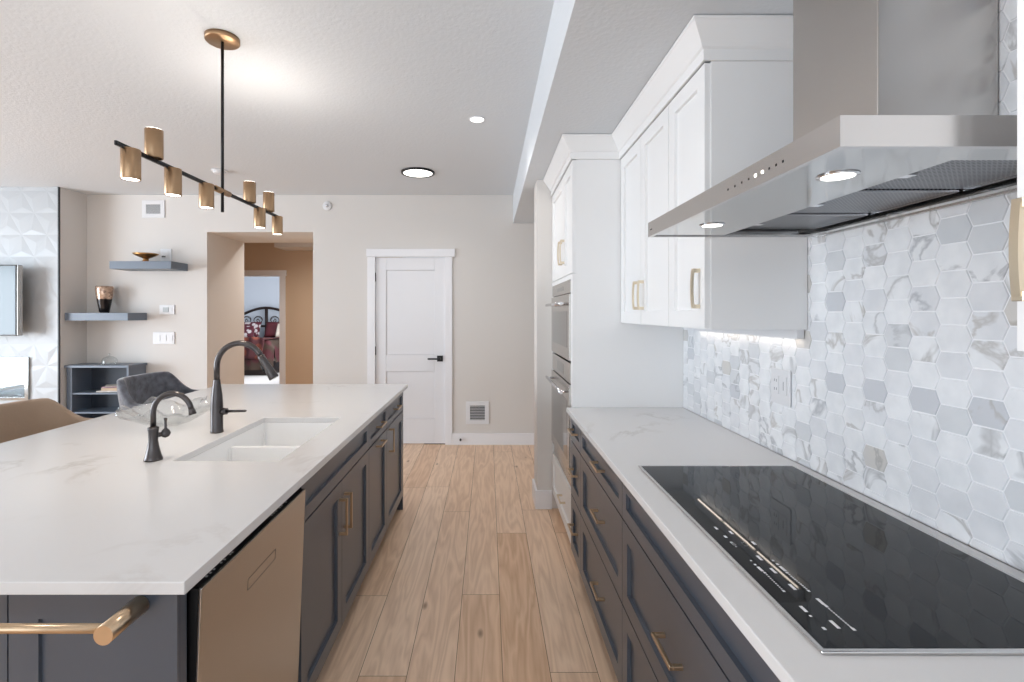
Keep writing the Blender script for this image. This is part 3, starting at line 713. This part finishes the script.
for i in range(9):
    K = 454 + (558 - 454) * i / 8; y = 495 / K
    if i in (4, 5): continue
    build('hood_button', B((hx0 - .0004, hx0, y - .0022, y + .0022, 1.7145, 1.7190)), 'blackmetal', hc)
bm = bmesh.new()
for i in (4, 5):
    y = 495 / (454 + 104 * i / 8); build('hood_indicator', B((hx0 - .0006, hx0, y - .003, y + .003, 1.714, 1.7195)), 'glow', hc)
build('hood_badge', B((hx0 - .0005, hx0, 1.598, 1.613, 1.714, 1.718)), 'blackmetal', hc)
bm = B((.835, hx1, 1.06, 1.356, hz1 + .0005, ZS - .001)); ch = bevel(build('chimney', bm, 'steel', t), .002)

# outlet on the tiles
t = thing('wall_outlet', 'white double wall outlet plate on the marble backsplash', 'outlet', (WX, 1.845, 1.175))
bevel(build('cover_plate', B((WX - .006, WX - .0003, 1.785, 1.905, 1.105, 1.236)), 'plate', t), .002)
bm = B((WX - .009, WX - .006, 1.853, 1.887, 1.142, 1.210), (WX - .009, WX - .006, 1.803, 1.837, 1.142, 1.210), bev=.001); build('receptacle', bm, 'plate', t)
bm = bmesh.new()
for zc in (1.16, 1.192):
    for y in (1.863, 1.876): build('slot', B((WX - .0095, WX - .009, y - .001, y + .001, zc - .005, zc + .005)), 'slot', t)
build('slot', B((WX - .0095, WX - .009, 1.819, 1.821, 1.16, 1.192)), 'slot', t)

# white upper cabinets
UXF, UXC = .744, .7645
def ucab(label, ya, yb, doors):
    t = thing('wall_cabinet', label, 'cabinet', (UXC, (ya + yb) / 2, 1.392), 'white wall cabinets')
    build('carcass', B((UXC, WX - .0005, ya + .0006, yb - .0006, 1.388, 2.307)), 'white', t)
    for a, b, hy in doors:
        dd = build('door', shaker('-x', UXF, a + .002, b - .002, 1.392, 2.304, rail=.062), 'white', t)
        bow(dd, UXF, hy, 1.531)
ucab('white two door wall cabinet beside the oven tower', 2.04, 2.778, [(2.04, 2.41, 2.41 - .04), (2.41, 2.776, 2.41 + .04)])
ucab('white single door wall cabinet on the far side of the hood', 1.695, 2.04, [(1.698, 2.04, 1.742)])
ucab('white wall cabinet on the near side of the hood, at the right edge', .0, .70, [(.0, .35, .31), (.35, .698, .672)])
t = thing('undercabinet_light', 'slim warm LED strip fixed under the white wall cabinets', 'light', (1.08, 2.2, 1.3875))
build('strip_housing', B((1.068, 1.092, 1.71, 2.56, 1.356, 1.3875)), 'plate', t)
for k in range(3):
    l = area('strip_led', (0, 1.855 + .28 * k - 2.2, -.033), (0, 0, 0), .008, .262, .05, (1, .86, .72)); l.parent = t

# crown moulding, mitred
def crown(path, prof):
    n = len(path); rows = []
    bm = bmesh.new()
    for i, p in enumerate(path):
        p = Vector((p[0], p[1])); ns = []
        for a, b in ((i - 1, i), (i, i + 1)):
            if a < 0 or b >= n: continue
            d_ = (Vector(path[b]) - Vector(path[a])).normalized(); ns.append(Vector((d_.y, -d_.x)))
        nn = ns[0] if len(ns) == 1 else (ns[0] + ns[1]) / (1 + ns[0].dot(ns[1]))
        rows.append([bm.verts.new((p.x + nn.x * o_, p.y + nn.y * o_, z)) for o_, z in prof])
    for a, b in zip(rows, rows[1:]):
        for k in range(len(prof)):
            j = (k + 1) % len(prof); bm.faces.new((a[k], a[j], b[j], b[k]))
    bm.faces.new(rows[0]); bm.faces.new(rows[-1])
    return bm
pr = [(0, 2.3075), (.010, 2.3075), (.010, 2.345), (.018, 2.350), (.024, 2.362), (.045, 2.392), (.062, 2.415), (.066, 2.418), (.066, ZS - .0035), (0, ZS - .0035)]
struct('trim_4', crown([(.474, 3.655), (.474, 2.78), (UXF, 2.78), (UXF, 1.696), (WX - .001, 1.696)], pr), 'white')
struct('trim_5', crown([(WX - .001, .699), (UXF, .699), (UXF, -.01), (WX - .001, -.01)], pr), 'white')
# dark shadow gap bead between crown and bulkhead
pr2 = [(.0, ZS - .003), (.064, ZS - .003), (.064, ZS - .0003), (0, ZS - .0003)]

# ------------------------------------------------------------------ oven tower
TX, TC = .474, .4945
ty0, ty1 = 2.7805, 3.655
t = thing('oven_tower_cabinet', 'tall white cabinet housing the double ovens beside the worktop', 'cabinet', (TC, 3.21, 0))
oy0, oy1 = 2.825, 3.600
bm = B((TC, XR - .002, ty0, ty0 + .02, .122, 2.307), (TC, XR - .002, ty1 - .02, ty1, 0.122, 2.307), (XR - .022, XR - .002, ty0 + .02, ty1 - .02, .0005, 2.307),
       (TC, XR - .022, ty0 + .02, ty1 - .02, 1.655, 1.673), (TC, XR - .022, ty0 + .02, ty1 - .02, .405, .425), (TC, XR - .022, ty0 + .02, ty1 - .02, 2.287, 2.307), (TC, XR - .022, ty0 + .02, ty1 - .02, .10, .118),
       (TX, TC - .0005, ty0, oy0 - .002, .43, 1.668), (TX, TC - .0005, oy1 + .002, ty1, .43, 1.668), (TX, TC - .0005, oy0 - .002, oy1 + .002, 1.640, 1.668), (TC + .06, XR - .03, ty0 + .002, ty1 - .002, .0005, .10))
build('carcass', bm, 'white', t)
for a, b, hy in ((ty0, 3.12, 3.075), (3.12, ty1, 3.165)):
    dd = build('door', shaker('-x', TX, a + .002, b - .002, 1.672, 2.304, rail=.062), 'white', t); bow(dd, TX, hy, 1.825, .15)
dr = build('drawer', shaker('-x', TX, ty0 + .002, ty1 - .002, .125, .424, rail=.058), 'white', t); pull(dr, '-x', TX, 3.10, .28, .14, False, m='brassp')
def oven(name, label, z0, z1, zc, hz, body_z0):
    t = thing(name, label, 'oven', (TX, 3.21, z0), 'built-in ovens')
    build('oven_body', B((TX + .006, XR - .06, oy0, oy1, z0 + .002, z1 - .002)), 'steel', t)
    bevel(build('control_panel', B((TX - .006, TX + .0055, oy0, oy1, zc + .006, z1 - .001)), 'steel', t), .0015)
    pn = build('display', B((TX - .0066, TX - .006, oy0 + .25, oy1 - .25, zc + .03, z1 - .03)), 'ovenglass', t)
    dd = bevel(build('oven_door', B((TX - .012, TX + .0055, oy0, oy1, body_z0, zc)), 'steel', t), .0015)
    build('oven_window', B((TX - .0128, TX - .012, oy0 + .07, oy1 - .07, body_z0 + .07, zc - .10)), 'ovenglass', dd)
    bm = tube(bmesh.new(), [(TX - .052, oy0 + .04, hz), (TX - .052, oy1 - .04, hz)], .010, 14)
    for y in (oy0 + .08, oy1 - .08): tube(bm, [(TX - .0125, y, hz), (TX - .052, y, hz)], .008, 10)
    build('oven_handle', bm, 'chrome', dd)
oven('speed_oven', 'upper stainless steel built-in oven in the white tower', 1.165, 1.638, 1.555, 1.50, 1.172)
oven('wall_oven', 'lower, taller stainless steel built-in oven in the white tower', .434, 1.158, 1.035, .985, .52)

# ------------------------------------------------------------------ pendant over the island
px_, pc = -1.25, 2.33
t = thing('pendant_light', 'linear pendant with black bar and brass cylinder spots hanging over the island', 'light', (px_, pc, ZC))
build('canopy', lathe(bmesh.new(), [(0, 0), (.072, 0), (.075, .003), (.075, .022), (0, .022)], (px_, pc, ZC - .0225), 36), 'brassd', t)
build('rod', tube(bmesh.new(), [(px_, pc, 1.92), (px_, pc, ZC - .022)], .0068, 12), 'blackmetal', t)
bz = 2.020
build('crossbar', B((px_ - .011, px_ - .001, 1.668, 3.02, bz - .008, bz + .008), bev=.002), 'blackmetal', t)
bm = tube(bmesh.new(), [(px_ - .006, 2.28, bz), (px_ - .006, 2.40, bz)], .014, 20); build('swivel_collar', bm, 'brassd', t)
def spot(x, y, below):
    zc = bz - .108 if below else bz + .004
    s = build('spot_cylinder', lathe(bmesh.new(), [(.0, .106), (.0295, .106), (.0305, .1045), (.0305, .002), (.0295, 0), (.027, 0), (.027, .006), (0, .006)], (x, y, zc), 28), 'brassd', t)
    if below:
        build('spot_lens', lathe(bmesh.new(), [(0, 0), (.0265, 0), (.0265, .002), (0, .002)], (x, y, zc + .002), 24), 'glow', s)
        l = bpy.data.lights.new('spot', 'SPOT'); l.energy = 5; l.spot_size = R(90); l.spot_blend = .6; l.color = (1, .87, .72); l.shadow_soft_size = .03
        lo = bpy.data.objects.new('spot_light', l); COL.objects.link(lo); lo.parent = s; lo.location = (x - px_, y - pc, zc - .004 - ZC)
    else:
        build('spot_lens', lathe(bmesh.new(), [(0, 0), (.028, 0), (.028, .001), (0, .001)], (x, y, zc + .1062), 24), 'glow', s)
        l = bpy.data.lights.new('spot', 'SPOT'); l.energy = 5; l.spot_size = R(150); l.spot_blend = 1; l.color = (1, .90, .80); l.shadow_soft_size = .03
        lo = bpy.data.objects.new('spot_light', l); COL.objects.link(lo); lo.parent = s; lo.location = (x - px_, y - pc, zc + .115 - ZC); lo.rotation_euler = (R(180), 0, 0)
for dx in (357, 314.7, 281.3, 228.1, 210.5): spot(px_ - .001, 495 * 1.25 / dx, True)
for dx in (334, 238.4, 219.3): spot(px_ + .0, 495 * 1.25 / dx, False)

# ceiling lamps
def downlight(x, y, z, r, label, ringm, power, name='recessed_light', grp=None, spot=True, drop=.006):
    t = thing(name, label, 'light', (x, y, z), grp)
    build('trim_ring', lathe(bmesh.new(), [(r, 0), (r * 1.0, -drop), (r * .88, -drop), (r * .86, 0)], (x, y, z - .0005), 36), ringm, t)
    build('lens', lathe(bmesh.new(), [(0, 0), (r * .87, 0), (r * .87, .001), (0, .001)], (x, y, z - drop * .8), 36), 'glowdisk', t)
    l = bpy.data.lights.new('lamp', 'SPOT'); l.energy = power; l.spot_size = R(150); l.spot_blend = 1; l.color = (1, .96, .91); l.shadow_soft_size = .07
    lo = bpy.data.objects.new('lamp_light', l); COL.objects.link(lo); lo.parent = t; lo.location = (0, 0, -.02)
downlight(-.073, 3.31, ZC, .052, 'small white recessed ceiling light before the soffit edge', 'trim', 16)
downlight(-.644, 4.55, ZC, .152, 'round flush ceiling light with a dark rim in front of the white door', 'blackmetal', 22, 'flush_ceiling_light', drop=.016)
for x, y in ((-3.6, 3.2), (-3.6, .8), (-3.6, -1.4), (-5.8, 3.2), (-5.8, .4)):  # unseen lamps added to even out the room light
    downlight(x, y, ZC, .052, 'small white recessed ceiling light added outside the view', 'trim', 9, grp='added recessed lights in the rest of the ceiling')
for x, y in ((-.1, 1.0), (-.1, -1.2)):  # unseen lamps added to brighten the aisle floor and cabinet fronts
    downlight(x, y, ZC, .052, 'small white recessed ceiling light added over the aisle, outside the view', 'trim', 16, grp='added recessed lights over the aisle')
t = thing('smoke_detector', 'round white smoke detector on the ceiling behind the pendant rod', 'smoke detector', (-2.44, 4.5, ZC))
build('detector_base', lathe(bmesh.new(), [(0, -.012), (.068, -.012), (.07, -.008), (.07, 0), (0, 0)], (-2.44, 4.5, ZC - .001), 32), 'plate', t)
build('detector_cap', lathe(bmesh.new(), [(0, -.032), (.045, -.032), (.055, -.024), (.055, -.0125), (0, -.0125)], (-2.44, 4.5, ZC - .001), 32), 'plate', t)
# unseen hall ceiling lamp (warm), added to light the hallway
downlight(-2.5, 6.75, ZC, .09, 'warm unseen ceiling light added in the hallway beyond the opening', 'trim', 100)
area('hall_side_daylight', (-4.9, 7.2, 1.4), (R(90), 0, R(-90)), .8, 1.8, 6, (1, .9, .8)) if False else None

# ------------------------------------------------------------------ back wall fittings
def W91(px, py): return ((px - 488) / 91.0, CH - (py - 313) / 91.0)
def grille(label, px0, px1, py0, py1, n):
    x0, z1 = W91(px0, py0); x1, z0 = W91(px1, py1)
    t = thing('air_vent', label, 'air vent', ((x0 + x1) / 2, YB, z0), 'wall vents')
    f = .045; y = YB - .0005
    bevel(build('vent_frame', B((x0, x1, y - .010, y, z0, z0 + f), (x0, x1, y - .010, y, z1 - f, z1), (x0, x0 + f, y - .010, y, z0 + f, z1 - f), (x1 - f, x1, y - .010, y, z0 + f, z1 - f)), 'plate', t), .002)
    build('vent_backing', B((x0 + f, x1 - f, y - .002, y, z0 + f, z1 - f)), 'slot', t)
    bm = bmesh.new()
    for i in range(n):
        z = z0 + f + (z1 - z0 - 2 * f) * (i + .5) / n; box(bm, x0 + f, x1 - f, y - .009, y - .003, z - .003, z + .001)
    build('louvre', bm, 'plate', t)
grille('square white air vent high on the wall above the floating shelves', 142.5, 165, 200.5, 218, 9)
grille('square white air vent low on the wall right of the white door', 466, 489, 401.5, 424, 9)
x, z = W91(327.5, 206)
t = thing('wall_sensor', 'small round white sensor high on the wall beside the opening', 'sensor', (x, YB, z))
o = build('sensor_ring', lathe(bmesh.new(), [(0, 0), (.05, 0), (.05, .010), (.04, .016), (0, .016)], (0, 0, 0), 28), 'plate'); o.parent = t; o.rotation_euler = (R(90), 0, 0); o.location = (0, -.0005, 0)
o = build('sensor_head', lathe(bmesh.new(), [(0, .0165), (.016, .0165), (.012, .034), (0, .036)], (0, 0, 0), 20), 'chrome'); o.parent = t; o.rotation_euler = (R(90), 0, 0); o.location = (0, -.0005, 0)
def plate(name, label, cat, px0, px1, py0, py1, kids):
    x0, z1 = W91(px0, py0); x1, z0 = W91(px1, py1)
    t = thing(name, label, cat, ((x0 + x1) / 2, YB, z0))
    bevel(build('cover_plate', B((x0, x1, YB - .012, YB - .0005, z0, z1)), 'plate', t), .004, 3)
    for i, (u0, u1, v0, v1, m_, nm) in enumerate(kids):
        build(nm, B((x0 + (x1 - x0) * u0, x0 + (x1 - x0) * u1, YB - .0165, YB - .0125, z0 + (z1 - z0) * v0, z0 + (z1 - z0) * v1)), m_, t)
plate('thermostat', 'white rounded thermostat on the wall right of the lower shelf', 'thermostat', 160, 175, 305, 314.5, [(.25, .62, .25, .75, 'display', 'display'), (.68, .85, .3, .7, 'plate', 'button')])
plate('light_switch', 'white three gang light switch plate below the thermostat', 'light switch', 153.5, 175, 332, 344, [(.08, .34, .25, .75, 'plate', 'rocker'), (.38, .63, .25, .75, 'plate', 'rocker'), (.67, .92, .25, .75, 'plate', 'rocker')])
plate('wall_outlet', 'square white outlet on the wall behind the upper floating shelf', 'outlet', 161, 172, 249, 261, [(.28, .72, .2, .8, 'plate', 'socket'), (.15, .5, .3, .42, 'slot', 'slot')])

# ------------------------------------------------------------------ floating shelves and corner unit
def fshelf(label, x0, x1, zt, zb):
    o = build('floating_shelf', B((x0, x1, 5.15, YB - .001, zb, zt)), 'shelf'); bevel(o, .002); tag(o, label, 'shelf', 'blue-grey floating shelves')
fshelf('lower blue-grey floating shelf in the corner, holding the vase', FX + .006, -3.747, 1.447, 1.366)
fshelf('upper blue-grey floating shelf holding the gold bowl', -3.94, -3.297, 1.985, 1.905)
o = build('vase', lathe(bmesh.new(), [(0, 0), (.040, 0), (.046, .012), (.054, .06), (.067, .13), (.076, .20), (.080, .245), (.079, .275), (.075, .285), (.070, .28), (.070, .25), (.05, .1), (0, .05)], (0, 0, 0), 32), 'vase')
o.location = (-4.115, 5.31, 1.4475); tag(o, 'black and speckled bronze vase on the lower floating shelf', 'vase')
M['gold'] = mat('antique_gold', srgb(176, 134, 84), .3, .9, var=.15, vscale=20)
o = build('pedestal_bowl', lathe(bmesh.new(), [(0, 0), (.045, 0), (.046, .006), (.026, .02), (.026, .04), (.05, .05), (.10, .072), (.122, .092), (.118, .093), (.09, .076), (.04, .056), (0, .053)], (-3.65, 5.28, 1.9855), 32), 'gold')
tag(o, 'shallow antique gold pedestal bowl on the upper floating shelf', 'bowl')
# corner media unit: top with clipped right front, open shelves
cx0_, cx1_, cy0_, cy1_ = FX + .006, -3.747, 5.16, YB - .017
t = thing('corner_shelf_unit', 'low blue-grey open shelf unit in the corner under the floating shelves', 'shelf unit', ((cx0_ + cx1_) / 2, 5.3, 0))
t3 = .022
bevel(build('unit_top', B((cx0_, cx1_ + .015, cy0_ - .02, cy1_, .875, .900)), 'shelf', t), .002)
build('side_panel', B((cx0_ + .012, cx0_ + .012 + .055, cy0_, cy1_, .0005, .8745)), 'shelf', t)
build('side_panel', B((cx1_ - .02, cx1_, cy0_, cy1_, .0005, .8745)), 'shelf', t)
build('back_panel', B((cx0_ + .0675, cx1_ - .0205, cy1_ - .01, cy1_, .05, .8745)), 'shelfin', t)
for z in (.595, .395, .08): build('shelf_board', B((cx0_ + .0675, cx1_ - .0205, cy0_ + .005, cy1_ - .0105, z, z + .016)), 'shelf', t)
# things on it
def mag(label, x, y, z, lx, ly, lz, rz, m_):
    o = build('magazine', B((-lx / 2, lx / 2, -ly / 2, ly / 2, 0, lz)), m_); o.location = (x, y, z); o.rotation_euler = (0, 0, rz); bevel(o, .001); tag(o, label, 'magazine', 'magazines in the corner shelf unit')
mag('lowest magazine of the pile in the corner shelf unit', -4.01, 5.30, .6115, .24, .17, .012, .1, 'paper')
mag('tan book in the middle of the pile in the corner unit', -3.98, 5.30, .6240, .20, .16, .030, -.1, 'paper2')
mag('mauve book on the pile in the corner unit', -3.995, 5.30, .6545, .19, .15, .014, .35, 'paper3')
mag('topmost pale magazine of the pile in the corner unit', -3.98, 5.30, .6690, .18, .14, .008, .6, 'paper')
t = thing('butter_dish', 'clear glass lidded dish on top of the corner shelf unit', 'dish', (-4.03, 5.27, .9))
build('dish_plate', lathe(bmesh.new(), [(0, .002), (.07, .002), (.098, .010), (.098, .013), (.07, .006), (0, .006)], (-4.03, 5.27, .8985), 32), 'glass', t)
build('dish_dome', lathe(bmesh.new(), [(.072, .0), (.072, .035), (.06, .058), (.03, .075), (.008, .08), (.006, .09), (.012, .098), (.008, .108), (0, .11)], (-4.03, 5.27, .9060), 32), 'glass', t)

# TV and fireplace
t = thing('television', 'flat screen television mounted on the white embossed tile wall', 'television', (-5.2, FY, 1.57))
bevel(build('tv_body', B((-5.90, -4.668, 4.90, 4.965, 1.220, 1.922)), 'gap', t), .004)
build('tv_screen', B((-5.89, -4.680, 4.8985, 4.8995, 1.232, 1.910)), 'tv', t)
bevel(build('tv_edge', B((-4.6675, -4.662, 4.905, 4.96, 1.224, 1.918)), 'steel', t), .001)
build('wall_bracket', B((-5.45, -5.05, 4.9655, FY - .022, 1.45, 1.70)), 'gap', t)
t = thing('fireplace_insert', 'glass fronted linear fireplace with white fire glass below the television', 'fireplace', ((NX0 + NX1) / 2, FY, NZ0))
a, b = NX0 + .001, NX1 - .001
build('fire_box', B((a, b, FY + .28, FY + .298, NZ0 + .002, NZ1 - .002), (a, a + .012, FY, FY + .28, NZ0 + .002, NZ1 - .002), (b - .012, b, FY, FY + .28, NZ0 + .002, NZ1 - .002), (a + .012, b - .012, FY, FY + .28, NZ0 + .002, NZ0 + .012), (a + .012, b - .012, FY, FY + .28, NZ1 - .012, NZ1 - .002)), 'firedark', t)
build('bezel', B((a, b, FY - .03, FY - .001, NZ1 - .045, NZ1 - .002), (a, b, FY - .03, FY - .001, NZ0 + .002, NZ0 + .03), (a, a + .035, FY - .03, FY - .001, NZ0 + .03, NZ1 - .045), (b - .035, b, FY - .03, FY - .001, NZ0 + .03, NZ1 - .045)), 'steelp', t)
bm = bmesh.new(); N = 40
vs = [[bm.verts.new((a + .014 + (b - a - .028) * i / N, FY + .002 + .27 * j / 10, NZ0 + .10 + .05 * (j / 10) + .03 * math.exp(-((i / N - 1) * 7) ** 2) + random.uniform(-.006, .006))) for j in range(11)] for i in range(N + 1)]
for i in range(N):
    for j in range(10): bm.faces.new((vs[i][j], vs[i + 1][j], vs[i + 1][j + 1], vs[i][j + 1]))
o = build('fire_glass', bm, 'media', t); o['kind'] = 'stuff'
build('glass_front', B((a + .036, b - .036, FY - .012, FY - .008, NZ0 + .031, NZ1 - .046)), 'glass', t)

# ------------------------------------------------------------------ stools
def stool(label, loc, m_, hb=1.0):
    t = thing('bar_stool', label, 'stool', (0, 0, 0), 'stools on the far side of the island')
    # tub shell, open towards +x
    bm = bmesh.new(); NA, NZ = 36, 8; rings = []
    for i in range(NA + 1):
        th = R(180 + (-118 + 236 * i / NA)); u = abs(-1 + 2 * i / NA) * 118
        s = max(0, min(1, (u - 42) / 42)); s = s * s * (3 - 2 * s)
        top = hb * (1 - s) + .845 * s - .03 * max(0, (u - 95) / 23)
        rx, ry = .27, .285; row = []
        for j in range(NZ + 1):
            v = j / NZ; z = .60 + (top - .60) * v; k = .80 + .20 * math.sin(v * math.pi / 2) + .02 * v
            # superellipse plan keeps the back straight
            c, s_ = math.cos(th), math.sin(th); e = .72
            row.append(bm.verts.new((rx * k * math.copysign(abs(c) ** e, c), ry * k * math.copysign(abs(s_) ** e, s_), z)))
        rings.append(row)
    for a, b in zip(rings, rings[1:]):
        for j in range(NZ): bm.faces.new((a[j], b[j], b[j + 1], a[j + 1])).smooth = True
    o = build('back_shell', bm, m_, t); sd = o.modifiers.new('s', 'SOLIDIFY'); sd.thickness = .045; sd.offset = 1; bevel(o, .015, 4)
    o = build('seat', lathe(bmesh.new(), [(0, .60), (.20, .60), (.232, .62), (.238, .65), (.225, .68), (.18, .695), (0, .70)], (.0, 0, 0), 40), m_, t)
    for sx in (-1, 1):
        for sy in (-1, 1):
            lg = tube(bmesh.new(), [(.14 * sx, .14 * sy, .598), (.19 * sx, .19 * sy, .0005)], [.016, .010], 12); build('leg', lg, 'blackmetal', t)
    bm = bmesh.new(); f = .172; pts = [(f, f), (f, -f), (-f, -f), (-f, f)]
    for i in range(4): tube(bm, [(*pts[i], .22), (*pts[(i + 1) % 4], .22)], .007, 8)
    build('foot_rail', bm, 'blackmetal', t)
    t.location = loc; return t
stool('grey mottled velvet tub stool behind the far end of the island', (-2.23, 3.56, 0), 'velvet')
s2 = stool('plain tan suede tub stool at the left edge of the island', (-2.22, 2.51, 0), 'tan', .975)

# ------------------------------------------------------------------ bedroom
bx, by = -5.84, 13.05
t = thing('bed', 'bed with dark scrolled iron headboard and burgundy bedding, seen through the hall doorway', 'bed', (bx, 12.2, 0))
bm = bmesh.new()
def hz_(u): return 1.30 + .28 * math.cos(u / .82 * math.pi / 2) ** 1.0
tube(bm, [(bx - .82 + 1.64 * i / 24, by, hz_(-.82 + 1.64 * i / 24)) for i in range(25)], .035, 10)
for x in (-.82, .82): tube(bm, [(bx + x, by, .001), (bx + x, by, 1.32)], .035, 10)
tube(bm, [(bx, by, .6), (bx, by, 1.56)], .04, 10)
tube(bm, [(bx - .82, by, 1.10), (bx + .82, by, 1.10)], .028, 8); tube(bm, [(bx - .82, by, .6), (bx + .82, by, .6)], .025, 8)
build('headboard', bm, 'iron', t)
bm = bmesh.new()
for sx, off in ((1, 0), (-1, 0)):
    for cx_, r0 in ((.22, .13), (.52, .13)):
        for fl in (0, 1):
            P_ = []
            for i in range(26):
                a = i / 25 * 2.4 * math.pi; r = r0 * (1 - .72 * i / 25)
                P_.append((bx + sx * (cx_ + (1 if fl else -1) * (r * math.cos(a) - .02)), by, 1.26 - (0 if fl else .02) + r * math.sin(a) * .9))
            tube(bm, P_, .009, 6)
build('scrollwork', bm, 'iron', t)
# mattress with comforter falling over the foot
bm = bmesh.new(); NX, NY = 30, 24; vs = []
random.seed(5)
for i in range(NX + 1):
    row = []
    for j in range(NY + 1):
        u = -1 + 2 * i / NX; x = bx + u * .92; v = j / NY
        if v < .6: y = 11.42 + (1 - v / .6) * 1.5; z = .80
        else: y = 11.42 - .10 * math.sin((v - .6) / .4 * 1.57) - .03 * math.sin(u * 17) * (v - .6) / .4; z = .80 - (v - .6) / .4 * .66
        side = max(0, abs(u) - .86) / .14; z -= side * (.5 if v < .6 else .1)
        z += .015 * math.sin(u * 9 + v * 13) * math.cos(v * 11) * (1 if v < .6 else 0)
        row.append(bm.verts.new((x, y, max(.05, z))))
    vs.append(row)
for i in range(NX):
    for j in range(NY): bm.faces.new((vs[i][j], vs[i + 1][j], vs[i + 1][j + 1], vs[i][j + 1])).smooth = True
build('comforter', bm, 'quilt', t)
build('mattress', B((bx - .78, bx + .78, 11.46, 12.98, .30, .76), bev=.04), 'cream', t)
build('bed_base', B((bx - .76, bx + .76, 11.48, 12.96, .0005, .299)), 'iron', t)
def pillow(name, label, x, y, z, sx, sy, sz, rx, m_):
    bm = bmesh.new(); n = 14; top = []; bot = []
    for s in (1, -1):
        g_ = []
        for i in range(n + 1):
            row = []
            for j in range(n + 1):
                u, v = -1 + 2 * i / n, -1 + 2 * j / n
                h = ((1 - u ** 4) * (1 - v ** 4)) ** .5 * sz / 2; pin = 1 - .06 * (1 - abs(u)) * 0
                row.append(bm.verts.new((u * sx / 2 * (1 - .06 * (1 - v * v)) if abs(u) == 1 else u * sx / 2, v * sy / 2, s * h)))
            g_.append(row)
        for i in range(n):
            for j in range(n): bm.faces.new((g_[i][j], g_[i + 1][j], g_[i + 1][j + 1], g_[i][j + 1])).smooth = True
    bmesh.ops.remove_doubles(bm, verts=bm.verts[:], dist=.0005)
    o = build(name, bm, m_); o.location = (x, y, z); o.rotation_euler = (rx, 0, 0); return tag(o, label, 'pillow', 'pillows on the bed')
pillow('pillow', 'burgundy pillow at the head of the bed right of the centre post', bx + .42, 12.76, 1.02, .66, .42, .16, R(68), 'burgundy')
pillow('pillow', 'floral burgundy and white pillow on the left of the bed', bx - .36, 12.74, 1.02, .70, .42, .16, R(68), 'floral')
pillow('pillow', 'cream striped end pillow at the right edge of the bed view', bx + .62, 12.56, 1.00, .30, .38, .14, R(66), 'cream')
pillow('pillow', 'white floral cushion propped in front of the left pillow', bx - .28, 12.52, .97, .44, .34, .12, R(60), 'floral')
bm = bmesh.new(); vs = []
for i in range(15):
    row = []
    for j in range(21):
        u, v = i / 14, j / 20; x = bx + .10 + u * .62 + .05 * math.sin(v * 4)
        if v < .55: y = 11.30 + (1 - v / .55) * .9; z = .845 + .01 * math.sin(u * 15)
        else: y = 11.26 - .03 * math.sin(u * 14) ; z = .845 - (v - .55) / .45 * .50 + .06 * math.sin(u * 3)
        row.append(bm.verts.new((x, y, z)))
    vs.append(row)
for i in range(14):
    for j in range(20): bm.faces.new((vs[i][j], vs[i + 1][j], vs[i + 1][j + 1], vs[i][j + 1])).smooth = True
M['throw'] = patch('rust_and_burgundy_throw', srgb(104, 48, 34), srgb(66, 24, 28), 5)
o = build('throw_blanket', bm, 'throw'); sd = o.modifiers.new('s', 'SOLIDIFY'); sd.thickness = .012
tag(o, 'rust and burgundy throw hanging over the foot of the bed', 'blanket')
